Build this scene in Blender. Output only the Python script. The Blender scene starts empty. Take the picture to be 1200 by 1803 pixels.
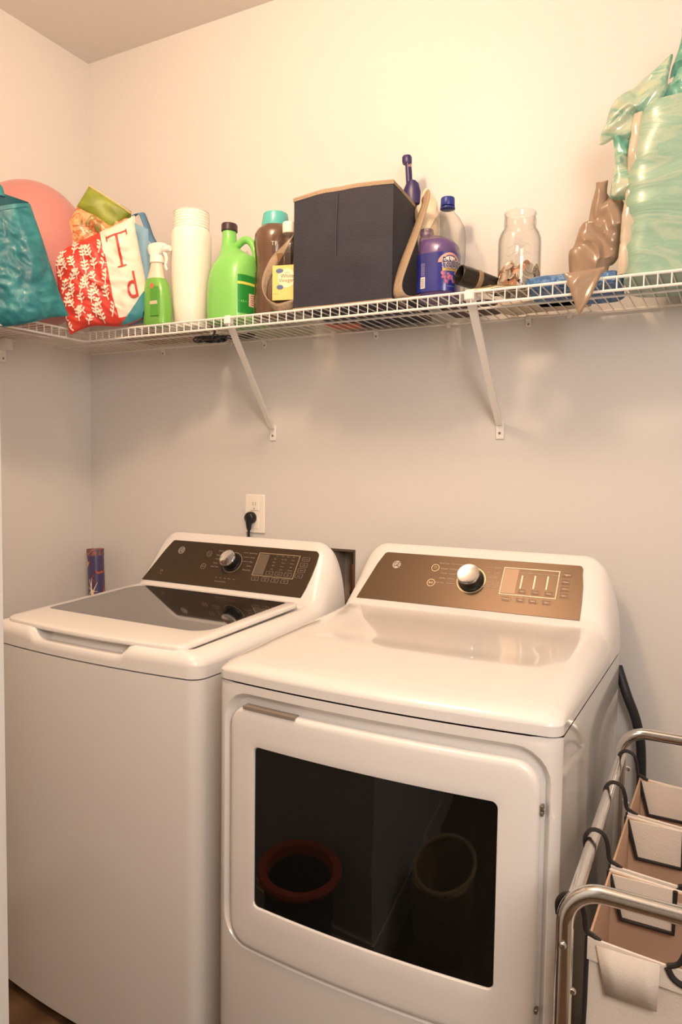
import bpy, math, random
from mathutils import Vector, Matrix, noise
random.seed(7)
R = math.radians
scn = bpy.context.scene
col = scn.collection

# ---------------------------------------------------------------- camera
cd = bpy.data.cameras.new('camera'); cam = bpy.data.objects.new('camera', cd); col.objects.link(cam); scn.camera = cam
cd.sensor_fit = 'HORIZONTAL'; cd.sensor_width = 36.0
cd.lens = 36.0 * 1297.9 / 1200.0
cd.clip_start = 0.02
yaw, pitch, roll = 0.4924, -0.0594, 0.0131
fw = Vector((-math.sin(yaw)*math.cos(pitch), math.cos(yaw)*math.cos(pitch), math.sin(pitch)))
rt = Vector((math.cos(yaw), math.sin(yaw), 0)); up = rt.cross(fw)
r2 = rt*math.cos(roll) + up*math.sin(roll); u2 = -rt*math.sin(roll) + up*math.cos(roll)
m3 = Matrix((r2, u2, -fw)).transposed()
cam.matrix_world = Matrix.Translation((2.0384, -1.9048, 1.3912)) @ m3.to_4x4()

# ---------------------------------------------------------------- light and exposure
scn.view_settings.view_transform = 'Standard'; scn.view_settings.look = 'None'
scn.view_settings.gamma = 1.0; scn.view_settings.use_curve_mapping = False
scn.view_settings.exposure = 0.0
w = bpy.data.worlds.new('world'); scn.world = w; w.use_nodes = True
w.node_tree.nodes['Background'].inputs[0].default_value = (1.0, .9, .78, 1); w.node_tree.nodes['Background'].inputs[1].default_value = .15
def add_light(name, kind, loc, energy, color, size=.1, size_y=None, target=None):
    l = bpy.data.lights.new(name, kind); l.energy = energy; l.color = color
    if kind == 'AREA':
        l.size = size
        if size_y: l.shape = 'RECTANGLE'; l.size_y = size_y
    else: l.shadow_soft_size = size
    o = bpy.data.objects.new(name, l); col.objects.link(o); o.location = loc
    if target: o.rotation_euler = (Vector(target)-Vector(loc)).to_track_quat('-Z', 'Y').to_euler()
    return o
add_light('ceiling_lamp', 'POINT', (1.15, -1.14, 2.64), 34, (1.0, .68, .45), .07)
add_light('room_daylight', 'AREA', (2.6, -2.1, 1.95), 28, (1.0, .865, .775), .6, .8, (.9, 0, 1.35))

# ---------------------------------------------------------------- materials
MATS = {}
def pmat(name, color, rough=.5, metal=0, spec=.5, coat=0, trans=0, ior=1.45, alpha=1, sheen=0, bump=0, bscale=40, var=0, vscale=8):
    if name in MATS: return MATS[name]
    m = bpy.data.materials.new(name); m.use_nodes = True; nt = m.node_tree; b = nt.nodes['Principled BSDF']
    b.inputs['Base Color'].default_value = (*color, 1); b.inputs['Roughness'].default_value = rough
    b.inputs['Metallic'].default_value = metal; b.inputs['Specular IOR Level'].default_value = spec
    b.inputs['Coat Weight'].default_value = coat; b.inputs['Transmission Weight'].default_value = trans
    b.inputs['IOR'].default_value = ior; b.inputs['Alpha'].default_value = alpha; b.inputs['Sheen Weight'].default_value = sheen
    b.inputs['Coat Roughness'].default_value = .06
    tc = nt.nodes.new('ShaderNodeTexCoord')
    if bump:
        n = nt.nodes.new('ShaderNodeTexNoise'); n.inputs['Scale'].default_value = bscale; n.inputs['Detail'].default_value = 4
        nt.links.new(tc.outputs['Object'], n.inputs['Vector'])
        bp = nt.nodes.new('ShaderNodeBump'); bp.inputs['Strength'].default_value = bump; bp.inputs['Distance'].default_value = .01
        nt.links.new(n.outputs['Fac'], bp.inputs['Height']); nt.links.new(bp.outputs['Normal'], b.inputs['Normal'])
    if var:
        n = nt.nodes.new('ShaderNodeTexNoise'); n.inputs['Scale'].default_value = vscale; n.inputs['Detail'].default_value = 5
        nt.links.new(tc.outputs['Object'], n.inputs['Vector'])
        mx = nt.nodes.new('ShaderNodeMix'); mx.data_type = 'RGBA'
        mx.inputs[6].default_value = (*[c*(1-var) for c in color], 1); mx.inputs[7].default_value = (*[min(1, c*(1+var)) for c in color], 1)
        nt.links.new(n.outputs['Fac'], mx.inputs[0]); nt.links.new(mx.outputs[2], b.inputs['Base Color'])
    MATS[name] = m; return m
def thin(name, tint, gloss=1.0, rough=.03, diffuse=None, dfac=0.0):
    # thin clear plastic or glass: see-through film with a mirror-like skin
    m = bpy.data.materials.new(name); m.use_nodes = True; nt = m.node_tree; nt.nodes.clear()
    out = nt.nodes.new('ShaderNodeOutputMaterial'); tr = nt.nodes.new('ShaderNodeBsdfTransparent'); tr.inputs[0].default_value = (*tint, 1)
    gl = nt.nodes.new('ShaderNodeBsdfGlossy'); gl.inputs['Roughness'].default_value = rough
    lw = nt.nodes.new('ShaderNodeLayerWeight'); lw.inputs[0].default_value = .5
    pw_ = nt.nodes.new('ShaderNodeMath'); pw_.operation = 'POWER'; pw_.inputs[1].default_value = 4.0; nt.links.new(lw.outputs['Facing'], pw_.inputs[0])
    mu = nt.nodes.new('ShaderNodeMath'); mu.operation = 'MULTIPLY_ADD'; mu.inputs[1].default_value = .45*gloss; mu.inputs[2].default_value = .035*gloss; nt.links.new(pw_.outputs[0], mu.inputs[0])
    tm_ = nt.nodes.new('ShaderNodeMix'); tm_.data_type = 'RGBA'; tm_.inputs[6].default_value = (*tint, 1); tm_.inputs[7].default_value = (*[q*.45 for q in tint], 1)
    nt.links.new(pw_.outputs[0], tm_.inputs[0]); nt.links.new(tm_.outputs[2], tr.inputs[0])
    src = tr
    if diffuse:
        df = nt.nodes.new('ShaderNodeBsdfDiffuse'); df.inputs[0].default_value = (*diffuse, 1)
        m1 = nt.nodes.new('ShaderNodeMixShader'); m1.inputs[0].default_value = dfac
        nt.links.new(tr.outputs[0], m1.inputs[1]); nt.links.new(df.outputs[0], m1.inputs[2]); src = m1
    mx = nt.nodes.new('ShaderNodeMixShader'); nt.links.new(mu.outputs[0], mx.inputs[0]); nt.links.new(src.outputs[0], mx.inputs[1]); nt.links.new(gl.outputs[0], mx.inputs[2])
    nt.links.new(mx.outputs[0], out.inputs[0]); return m
def ramp_mat(name, tex, stops, rough=.5, coat=0, scale=8, bump=0, coord='Object', dist=2.0, bands=None, alpha=1, vscale=(1, 1, 1)):
    m = bpy.data.materials.new(name); m.use_nodes = True; nt = m.node_tree; b = nt.nodes['Principled BSDF']
    b.inputs['Roughness'].default_value = rough; b.inputs['Coat Weight'].default_value = coat; b.inputs['Alpha'].default_value = alpha
    tc = nt.nodes.new('ShaderNodeTexCoord'); mp = nt.nodes.new('ShaderNodeMapping'); mp.inputs['Scale'].default_value = vscale
    nt.links.new(tc.outputs[coord], mp.inputs['Vector'])
    if tex == 'noise': n = nt.nodes.new('ShaderNodeTexNoise'); n.inputs['Detail'].default_value = 4; n.inputs['Distortion'].default_value = dist; o = n.outputs['Fac']
    elif tex == 'wave': n = nt.nodes.new('ShaderNodeTexWave'); n.inputs['Distortion'].default_value = dist; n.inputs['Detail'].default_value = 2; o = n.outputs['Fac']; n.wave_type = 'RINGS'
    elif tex == 'bands': n = nt.nodes.new('ShaderNodeTexWave'); n.inputs['Distortion'].default_value = dist; n.bands_direction = bands or 'X'; o = n.outputs['Fac']
    else: n = nt.nodes.new('ShaderNodeTexVoronoi'); o = n.outputs['Distance']
    n.inputs['Scale'].default_value = scale; nt.links.new(mp.outputs[0], n.inputs['Vector'])
    cr = nt.nodes.new('ShaderNodeValToRGB'); nt.links.new(o, cr.inputs[0])
    el = cr.color_ramp.elements
    while len(el) < len(stops): el.new(.5)
    for e, (p, c) in zip(el, stops): e.position = p; e.color = (*c, 1)
    nt.links.new(cr.outputs[0], b.inputs['Base Color'])
    if bump:
        bp = nt.nodes.new('ShaderNodeBump'); bp.inputs['Strength'].default_value = bump; bp.inputs['Distance'].default_value = .01
        nt.links.new(o, bp.inputs['Height']); nt.links.new(bp.outputs[0], b.inputs['Normal'])
    MATS[name] = m; return m

wallp = pmat('wall_paint', (.70, .685, .66), .42, spec=.35, bump=.03, bscale=300)
ceilp = pmat('ceiling_paint', (.78, .74, .70), .8)
floorm = ramp_mat('floor_wood', 'bands', [(0, (.10, .055, .025)), (1, (.16, .09, .045))], .4, scale=3, dist=6)
trimp = pmat('trim_paint', (.82, .78, .68), .35)
enamel = pmat('white_enamel', (.87, .85, .815), .2, coat=1)
enamel2 = pmat('white_plastic', (.90, .875, .84), .28, coat=.3)
dark_gap = pmat('dark_gap', (.03, .025, .02), .8)
fascm = pmat('brushed_bronze', (.070, .046, .026), .34, metal=.35, spec=.6)
fascd = pmat('brushed_bronze_light', (.130, .085, .050), .36, metal=.5, spec=.6)
chrome = pmat('chrome', (.80, .80, .80), .08, metal=1)
chrome_r = pmat('satin_chrome', (.74, .72, .69), .16, metal=1)
blackp = pmat('black_plastic', (.012, .012, .012), .3)
printm = pmat('pale_print', (.62, .56, .46), .5)
printd = pmat('dim_print', (.34, .28, .21), .5)
lidglass = pmat('tinted_glass', (.012, .012, .012), .03, spec=.9, ior=1.9, coat=1)
doorglass = pmat('black_glass', (.006, .006, .005), .03, spec=.5, ior=1.5)
wirem = pmat('white_vinyl_wire', (.85, .82, .77), .35)
glass = thin('clear_glass', (.97, .97, .96), 1.0, .02)
clearpl = thin('clear_plastic', (.93, .93, .92), 1.2, .05)
fabric = pmat('cream_canvas', (.72, .64, .55), .9, bump=.15, bscale=500)
binding = pmat('black_binding', (.02, .017, .015), .7)

# ---------------------------------------------------------------- mesh helpers
def obj(name, verts, faces, mat, parent=None, smooth=True, sharp=None, uvs=None):
    me = bpy.data.meshes.new(name); me.from_pydata([tuple(v) for v in verts], [], faces); me.update()
    if uvs:
        ul = me.uv_layers.new(name='uv')
        for lp in me.loops: ul.data[lp.index].uv = uvs[lp.vertex_index]
    if isinstance(mat, (list, tuple)):
        for q in mat: me.materials.append(q)
    else: me.materials.append(mat)
    if smooth:
        me.polygons.foreach_set('use_smooth', [True]*len(me.polygons))
        me.set_sharp_from_angle(angle=R(sharp if sharp else 42))
    o = bpy.data.objects.new(name, me); col.objects.link(o)
    if parent: o.parent = parent
    return o
def tag(o, label, cat=None, group=None, kind=None):
    if label: o['label'] = label
    if cat: o['category'] = cat
    if group: o['group'] = group
    if kind: o['kind'] = kind
    return o
def thing(name, label, cat, loc=(0, 0, 0), rotz=0, group=None):
    o = bpy.data.objects.new(name, None); col.objects.link(o); o.location = loc; o.rotation_euler = (0, 0, rotz); o.empty_display_size = .05
    return tag(o, label, cat, group)
class MB:
    def __init__(s): s.v = []; s.f = []
    def add(s, v, f):
        k = len(s.v); s.v += [Vector(a) for a in v]; s.f += [tuple(i+k for i in q) for q in f]; return s
    def box(s, x0, x1, y0, y1, z0, z1, bev=0, M=None):
        if bev:
            v = []; f = []
            # bevelled box: three nested rectangles stacked
            rings = []
            for z, ins in ((z0, bev), (z0+bev, 0), (z1-bev, 0), (z1, bev)):
                b = bev
                xa, xb, ya, yb = x0+ins, x1-ins, y0+ins, y1-ins
                c = b if ins == 0 else b*.6
                rings.append([(xa+c, ya, z), (xb-c, ya, z), (xb, ya+c, z), (xb, yb-c, z), (xb-c, yb, z), (xa+c, yb, z), (xa, yb-c, z), (xa, ya+c, z)])
            for r in rings: v += r
            for k in range(3):
                for i in range(8): f.append((k*8+i, k*8+(i+1) % 8, k*8+8+(i+1) % 8, k*8+8+i))
            f.append(tuple(range(7, -1, -1))); f.append(tuple(range(24, 32)))
        else:
            v = [(x0, y0, z0), (x1, y0, z0), (x1, y1, z0), (x0, y1, z0), (x0, y0, z1), (x1, y0, z1), (x1, y1, z1), (x0, y1, z1)]
            f = [(3, 2, 1, 0), (4, 5, 6, 7), (0, 1, 5, 4), (1, 2, 6, 5), (2, 3, 7, 6), (3, 0, 4, 7)]
        if M: v = [M @ Vector(a) for a in v]
        return s.add(v, f)
    def tube(s, pts, r, n=8, cap=True, closed=False):
        pts = [Vector(p) for p in pts]; rs = r if isinstance(r, (list, tuple)) else [r]*len(pts)
        v = []; f = []; prev = None; m = len(pts)
        for i, p in enumerate(pts):
            if closed: t = pts[(i+1) % m]-pts[i-1]
            else: t = pts[min(i+1, m-1)]-pts[max(i-1, 0)]
            t.normalize()
            if prev is None: a = t.orthogonal().normalized()
            else: a = (prev - t*prev.dot(t)).normalized()
            prev = a; b = t.cross(a)
            for k in range(n):
                an = 2*math.pi*k/n; v.append(p + (a*math.cos(an)+b*math.sin(an))*rs[i])
        for i in range(m if closed else m-1):
            j = (i+1) % m
            for k in range(n): f.append((i*n+k, i*n+(k+1) % n, j*n+(k+1) % n, j*n+k))
        if cap and not closed: f.append(tuple(range(n-1, -1, -1))); f.append(tuple(range((m-1)*n, m*n)))
        return s.add(v, f)
    def lathe(s, prof, n=32, M=None, sx=1, sy=1, cap=True):
        v = []; f = []
        for (r, z) in prof:
            for k in range(n): a = 2*math.pi*k/n; v.append(Vector((r*math.cos(a)*sx, r*math.sin(a)*sy, z)))
        for i in range(len(prof)-1):
            for k in range(n): f.append((i*n+k, i*n+(k+1) % n, (i+1)*n+(k+1) % n, (i+1)*n+k))
        if cap:
            if prof[0][0] > 1e-5: f.append(tuple(range(n-1, -1, -1)))
            if prof[-1][0] > 1e-5: f.append(tuple(range((len(prof)-1)*n, len(prof)*n)))
        if M: v = [M @ a for a in v]
        return s.add(v, f)
    def loft(s, secs, n=40, M=None, cap=True):
        # (cx, cy, z, half width, half depth, exponent)
        v = []; f = []
        for (cx, cy, z, a, b, e) in secs:
            for k in range(n):
                t = 2*math.pi*k/n; c, q = math.cos(t), math.sin(t)
                v.append(Vector((cx+a*math.copysign(abs(c)**(2/e), c), cy+b*math.copysign(abs(q)**(2/e), q), z)))
        for i in range(len(secs)-1):
            for k in range(n): f.append((i*n+k, i*n+(k+1) % n, (i+1)*n+(k+1) % n, (i+1)*n+k))
        if cap: f.append(tuple(range(n-1, -1, -1))); f.append(tuple(range((len(secs)-1)*n, len(secs)*n)))
        if M: v = [M @ a for a in v]
        return s.add(v, f)
    def rings(s, rings, cap0=False, cap1=False, closed=True):
        n = len(rings[0]); v = [p for r in rings for p in r]; f = []
        for i in range(len(rings)-1):
            for k in range(n if closed else n-1): f.append((i*n+k, i*n+(k+1) % n, (i+1)*n+(k+1) % n, (i+1)*n+k))
        if cap0: f.append(tuple(range(n-1, -1, -1)))
        if cap1: f.append(tuple(range((len(rings)-1)*n, len(rings)*n)))
        return s.add(v, f)
    def out(s, name, mat, parent=None, smooth=True, sharp=None): return obj(name, s.v, s.f, mat, parent, smooth, sharp)
def spline(pts, n=8):
    pts = [Vector(p) for p in pts]; res = []
    for i in range(len(pts)-1):
        p0 = pts[max(i-1, 0)]; p1 = pts[i]; p2 = pts[i+1]; p3 = pts[min(i+2, len(pts)-1)]
        for k in range(n):
            t = k/n; res.append(.5*((2*p1)+(p2-p0)*t+(2*p0-5*p1+4*p2-p3)*t*t+(3*p1-p0-3*p2+p3)*t**3))
    res.append(pts[-1]); return res
def sm(a, b, x):
    t = max(0, min(1, (x-a)/(b-a))); return t*t*(3-2*t)
def text_mesh(s, size, align='LEFT', ext=0.0, shear=0.0, bold=0.0, xs=1.0):
    cu = bpy.data.curves.new('t', 'FONT'); cu.body = s; cu.size = size; cu.align_x = align; cu.align_y = 'CENTER'; cu.extrude = ext
    cu.shear = shear; cu.offset = bold; cu.resolution_u = 3
    o = bpy.data.objects.new('t', cu); col.objects.link(o)
    bpy.context.view_layer.update()
    me = bpy.data.meshes.new_from_object(o.evaluated_get(bpy.context.evaluated_depsgraph_get()))
    v = [Vector((a.co.x*xs, a.co.y, a.co.z)) for a in me.vertices]; f = [tuple(p.vertices) for p in me.polygons]
    bpy.data.objects.remove(o); bpy.data.curves.remove(cu); bpy.data.meshes.remove(me)
    return v, f
def nz(p, s=1.0, o=0): return noise.noise(Vector(p)*s + Vector((o*7.3, o*3.1, o*1.7)))

# ================================================================ THE ROOM
XR, YF, H = 2.75, -3.4, 2.778
SX0, SY0 = 1.237, -1.30     # outer corner of the wall beside the machines
def struct(name, mb, mat, smooth=False):
    o = mb.out(name, mat, None, smooth); o['kind'] = 'structure'; return o
hx0, hx1, hz0, hz1 = .985, 1.062, .985, 1.150
b = MB()
for (xa, xb, za, zb) in ((-.1, hx0, -.1, H+.1), (hx1, XR+.1, -.1, H+.1), (hx0, hx1, -.1, hz0), (hx0, hx1, hz1, H+.1)): b.box(xa, xb, 0, .12, za, zb)
struct('wall_back', b, wallp)
struct('wall_left', MB().box(-.12, 0, YF, 0, -.1, H+.1), wallp)
struct('wall_right', MB().box(XR, XR+.12, YF, 0, -.1, H+.1), wallp)
struct('wall_front', MB().box(0, XR, YF-.12, YF, -.1, H+.1), wallp)
struct('wall_side', MB().box(0, SX0, YF, SY0, 0, H), wallp)
struct('ceiling', MB().box(-.12, XR+.12, YF-.12, .12, H, H+.1), ceilp)
struct('floor', MB().box(-.12, XR+.12, YF-.12, .12, -.1, 0), floorm)
def baseb(name, x0, x1, y0, y1):
    mb = MB().box(x0, x1, y0, y1, 0, .105)
    dx = (x1-x0 < y1-y0); c = .006
    mb.box(x0+(c if dx and x0 > 1 else 0), x1-(c if dx and x0 < 1 else 0), y0+(c if not dx and y0 > -1 else 0), y1-(c if not dx and y0 < -1 else 0), .105, .125)
    struct(name, mb, trimp)
baseb('baseboard_left', 0, .014, SY0, 0); baseb('baseboard_back', 0, XR, -.014, 0)
baseb('baseboard_side', 0, SX0, SY0, SY0+.014); baseb('baseboard_corner', SX0, SX0+.014, YF, SY0+.014); baseb('baseboard_right', XR-.014, XR, YF, 0)

# ================================================================ WIRE SHELVES
S, D, LIP, WR = 1.7835, .312, .0263, .0015
TOP = S+.004
sh = thing('wire_shelf', 'long white wire shelf across the back wall above both machines', 'shelf', (0, 0, 0))
b = MB(); x = .03
while x < XR-.01:
    if x > D: b.tube([(x, -.006, S), (x, -D+.002, S), (x, -D-.001, S-.003), (x, -D-.001, S-LIP)], WR, 5, False)
    else: b.tube([(x, -.006, S), (x, -D, S)], WR, 5, False)
    x += .0254
b.out('wire_deck', wirem, sh)
b = MB(); b.tube([(D, -D, S), (XR-.005, -D, S)], .0031, 8); b.tube([(D, -D, S-LIP), (XR-.005, -D, S-LIP)], .0031, 8); b.out('front_rail', wirem, sh)
b = MB(); b.tube([(.01, -.165, S-.005), (XR-.005, -.165, S-.005)], .003, 8); b.tube([(.01, -.008, S-.004), (XR-.005, -.008, S-.004)], .003, 8); b.out('support_rail', wirem, sh)
def brace(x0, x1, zt, zb, wd):
    mb = MB(); p0 = Vector((x0, -D+.004, zt)); p1 = Vector((x1, -.012, zb))
    d = (p1-p0).normalized(); sx = Vector((1, 0, 0)); n = sx.cross(d).normalized()
    rr = []
    for t, ww in ((0, wd*1.15), (.12, wd), (.9, wd*.85), (1, wd*.8)):
        c = p0.lerp(p1, t)
        rr.append([c-sx*ww/2-n*.004, c-sx*ww/2+n*.004, c-sx*ww*.3+n*.008, c+sx*ww*.3+n*.008, c+sx*ww/2+n*.004, c+sx*ww/2-n*.004])
    mb.rings(rr, True, True)
    mb.box(x0-wd*.6, x0+wd*.6, -D-.005, -D+.016, zt-.012, zt+.012, .003)
    mb.box(x1-.011, x1+.011, -.005, -.0005, zb-.040, zb+.008, .0015)
    mb.box(x1-.007, x1+.007, -.016, -.004, zb-.004, zb+.010, .002)
    o = mb.out('shelf_brace', wirem, sh)
    q = MB().lathe([(0, .0015), (.003, .001), (.0035, 0)], 10, Matrix.Translation((x1, -.006, zb-.024)) @ Matrix.Rotation(R(90), 4, 'X')); q.out('screw', pmat('screw_grey', (.25, .22, .2), .4, metal=.6), o)
brace(.836, .778, S-.006, 1.512, .017); brace(1.499, 1.486, S-.006, 1.512, .019); brace(2.22, 2.22, S-.006, 1.512, .018)
for i, x in enumerate((.34, .7456, 1.1237, 1.5536, 1.98)):
    mb = MB().box(x-.0075, x+.0075, -.006, 0, S-.028, S-.004, .002); mb.box(x-.0075, x+.0075, -.013, -.001, S-.012, S+.002, .002); o = mb.out('wall_clip', wirem, sh)
    MB().lathe([(0, .001), (.0025, .0005), (.003, 0)], 8, Matrix.Translation((x, -.006, S-.02)) @ Matrix.Rotation(R(90), 4, 'X')).out('screw', MATS['screw_grey'], o)
for x in (.62, .985, 1.34, 1.655): MB().box(x-.006, x+.006, -.012, -.002, S-.014, S+.002, .002).out('wall_clip', wirem, sh)
sl = thing('wire_shelf', 'short white wire shelf on the left wall meeting the long shelf in the corner', 'shelf', (0, 0, 0))
b = MB(); y = -D-.02
while y > SY0+.02:
    b.tube([(.006, y, S), (D-.002, y, S), (D+.001, y, S-.003), (D+.001, y, S-LIP)], WR, 5, False); y -= .0254
b.out('wire_deck', wirem, sl)
b = MB(); b.tube([(D, -D, S), (D, SY0+.005, S)], .0031, 8); b.tube([(D, -D, S-LIP), (D, SY0+.005, S-LIP)], .0031, 8); b.out('front_rail', wirem, sl)
b = MB(); b.tube([(.165, -D-.004, S-.005), (.165, SY0+.005, S-.005)], .003, 8); b.tube([(.008, -D-.004, S-.004), (.008, SY0+.005, S-.004)], .003, 8); b.out('support_rail', wirem, sl)
mb = MB().box(.0, .006, -.372, -.345, S-.075, S-.004, .002); mb.box(.0, .03, -.372, -.36, S-.04, S-.004, .002); mb.box(.03, .036, -.372, -.345, S-.04, S-.004, .002); mb.out('wall_clip', wirem, sl)
MB().lathe([(0, .001), (.003, .0005), (.0035, 0)], 8, Matrix.Translation((.007, -.358, S-.064)) @ Matrix.Rotation(R(90), 4, 'Y')).out('screw', MATS['screw_grey'], sl)

# ================================================================ WASHER AND DRYER
def front_y(x, W, bow, rc):
    dx = max(0.0, min(x, W-x)); y = -bow*(1-((2*x/W)-1)**2)
    if dx < rc: y += rc - math.sqrt(max(0, rc*rc-(rc-dx)**2))
    return y
def prof_at(prof, y):
    for (a, za), (b_, zb) in zip(prof, prof[1:]):
        if y <= b_: return za+(zb-za)*max(0, (y-a)/(b_-a))
    return prof[-1][1]
def prof_s(prof, y, k=.006):
    return sum(prof_at(prof, y+(i-3)*k/3) for i in range(7))/7
def make_top(T, y0, y1, name, mat, parent):
    W, bow, rc, zs, lip, prof, rf = T['W'], T['bow'], T['rc'], T['zs'], T['lip'], T['prof'], T['rf']
    us = []; k = 12
    for i in range(k+1): us.append(.085*(1-math.cos(i/k*math.pi/2)))
    us = us + [us[-1]+(W-2*us[-1])*j/34 for j in range(1, 34)] + [W-u for u in reversed(us)]
    vs = [rf*(1-math.cos(i/12*math.pi/2)) for i in range(13)]
    v = vs[-1]
    while v < T['yc']-.03: v += .012; vs.append(v)
    while v < T['dp']-.004: v += .004; vs.append(v)
    vs.append(T['dp'])
    vs = [q for q in vs if y0-1e-6 <= q <= y1+1e-6]
    if vs[-1] < y1-1e-4: vs.append(y1)
    if vs[0] > y0+1e-4: vs.insert(0, y0)
    zb = zs+lip; V = []; F = []
    for v in vs:
        for u in us:
            h = prof_s(T['prof'], v)
            t = sm(T['yc']-.12, T['yc']+.05, v); rx = T['rx']+(.085-T['rx'])*t
            d = min(u, W-u); ex = math.sqrt(max(0, 1-(1-min(d/rx, 1))**2)) if rx else 1
            ef = math.sqrt(max(0, 1-(1-min(v/rf, 1))**2))
            # the deck between the shoulders and the console cheeks
            deckh = T['deck'](v)
            hh = min(h, deckh)
            dd = min(d/T['rx'], 1); e0 = math.sqrt(max(0, 1-(1-dd)**2))
            z = zb + (hh-zb)*e0*ef + (h-hh)*ex
            z += T['extra'](u, v) if T.get('extra') else 0
            fy = front_y(u, W, bow, rc)
            yy = v + fy*(1-sm(0, .42, v))
            V.append((u, yy, z))
    n = len(us)
    for i in range(len(vs)-1):
        for j in range(n-1): F.append((i*n+j, i*n+j+1, (i+1)*n+j+1, (i+1)*n+j))
    # skirt down to the seam on the outer borders
    def skirt(idx):
        k = len(V)
        for q in idx: V.append((V[q][0], V[q][1], zs))
        for a in range(len(idx)-1): F.append((idx[a], k+a, k+a+1, idx[a+1]))
    if y0 < 1e-5: skirt([j for j in range(n-1, -1, -1)])
    if y1 > T['dp']-1e-4: skirt([(len(vs)-1)*n+j for j in range(n)])
    skirt([i*n for i in range(len(vs))]); skirt([i*n+n-1 for i in range(len(vs)-1, -1, -1)])
    return obj(name, V, F, mat, parent, True, 55)
def rrect(cx, cz, hw, hh, r, k=6, seg=14):
    pts = []
    cs = [(cx+hw-r, cz+hh-r, 0), (cx-hw+r, cz+hh-r, 90), (cx-hw+r, cz-hh+r, 180), (cx+hw-r, cz-hh+r, 270)]
    for i, (x, z, a) in enumerate(cs):
        for j in range(k+1):
            t = R(a+90*j/k); pts.append((x+r*math.cos(t), z+r*math.sin(t)))
        x2, z2, a2 = cs[(i+1) % 4]
        p = pts[-1]; q = (x2+r*math.cos(R(a2)), z2+r*math.sin(R(a2)))
        for j in range(1, seg): pts.append((p[0]+(q[0]-p[0])*j/seg, p[1]+(q[1]-p[1])*j/seg))
    return pts
def fascia_frame(yb, zb, yt, zt):
    O = Vector((0, yb, zb)); T = Vector((0, yt-yb, zt-zb)); L = T.length; B = T/L; X = Vector((1, 0, 0)); N = X.cross(B)
    M = Matrix((X, B, N)).transposed().to_4x4(); M.translation = O
    return M, L
def fascia_parts(M, root, P, mat):
    off = .0035
    MO = M @ Matrix.Translation((0, 0, off))
    # plate
    n = len(P['poly']); v = [M @ Vector((a, c, -.003)) for a, c in P['poly']] + [M @ Vector((a, c, off)) for a, c in P['poly']]
    f = [tuple(range(n, 2*n)), tuple(range(n-1, -1, -1))]+[(i, (i+1) % n, n+(i+1) % n, n+i) for i in range(n)]
    pl = obj('control_panel', v, f, mat, root, True, 30)
    def flat(mb_pts, name, m, parent, h=.0006):
        mb = MB()
        for pts in mb_pts:
            k = len(pts); vv = [MO @ Vector((a, c, -.001)) for a, c in pts]+[MO @ Vector((a, c, h)) for a, c in pts]
            mb.add(vv, [tuple(range(k, 2*k)), tuple(range(k-1, -1, -1))]+[(i, (i+1) % k, k+(i+1) % k, k+i) for i in range(k)])
        return mb.out(name, m, parent, False)
    def ringpts(cx, cy, r0, r1, h, k=32):
        return [[MO @ Vector((cx+r*math.cos(2*math.pi*i/k), cy+r*math.sin(2*math.pi*i/k), z)) for i in range(k)] for r, z in ((r1, -.001), (r1, h), (r0, h), (r0, -.001))]
    # monogram
    lx, ly, lr = P['logo']
    mb = MB(); mb.rings(ringpts(lx, ly, 0.0001, lr, .0008)); lg = mb.out('logo_badge', P['logo_bg'], pl)
    mb = MB(); mb.rings(ringpts(lx, ly, lr*.84, lr, .0012)); mb.rings(ringpts(lx, ly, lr*.70, lr*.75, .0012))
    for k in range(4):
        a = R(45+90*k); mb.tube([MO @ Vector((lx+lr*.72*math.cos(a+t*.5)*q, ly+lr*.72*math.sin(a+t*.5)*q, .0012)) for q, t in ((.98, .55), (.9, .1), (.98, -.45))], .0006, 4)
    for s_, dx in (('G', -.42), ('E', .40)):
        tv, tf = text_mesh(s_, lr*1.25, 'CENTER', .0004, .25, .0003, .8); mb.add([MO @ Vector((a.x+lx+dx*lr*.72, a.y+ly, .0012+a.z)) for a in tv], tf)
    mb.out('monogram', P['logo_m'], lg)
    # round buttons
    for (cx, cy, r, sym) in P['round']:
        mb = MB(); mb.rings(ringpts(cx, cy, r*.88, r, .0009)); rb = mb.out('button', P['line_m'], pl)
        mb = MB()
        if sym == 'power':
            mb.tube([MO @ Vector((cx+r*.38*math.cos(R(a)), cy+r*.38*math.sin(R(a)), .0008)) for a in range(120, 421, 20)], .0004, 4)
            mb.tube([MO @ Vector((cx, cy+r*.1, .0008)), MO @ Vector((cx, cy+r*.5, .0008))], .0004, 4)
        else:
            mb.add([MO @ Vector((cx+a*r, cy+c*r, .0008)) for a, c in ((-.45, -.25), (-.05, 0), (-.45, .25))], [(0, 1, 2)])
            mb.tube([MO @ Vector((cx+r*.12, cy-r*.25, .0008)), MO @ Vector((cx+r*.12, cy+r*.25, .0008))], .0004, 4)
            mb.tube([MO @ Vector((cx+r*.35, cy-r*.25, .0008)), MO @ Vector((cx+r*.35, cy+r*.25, .0008))], .0004, 4)
        mb.out('button_symbol', P['line_m'], rb)
    # dial
    kx, ky, kr, kh = P['knob']
    KM = MO @ Matrix.Translation((kx, ky, 0))
    mb = MB(); mb.rings(ringpts(kx, ky, kr*1.22, kr*1.28, .001)); mb.out('dial_ring', P['line_m'], pl)
    mb = MB().lathe([(kr*1.12, 0), (kr*1.1, .004), (kr*1.02, .006), (kr*.99, kh*.8), (kr*.95, kh*.82)], 48, KM); kn = mb.out('knob', blackp, root)
    mb = MB().lathe([(kr*.97, kh*.78), (kr*1.0, kh*.86), (kr*.99, kh*.96), (kr*.93, kh), (kr*.86, kh*.985), (0.0, kh*.965)], 48, KM, cap=False); mb.out('knob_cap', chrome, kn)
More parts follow.
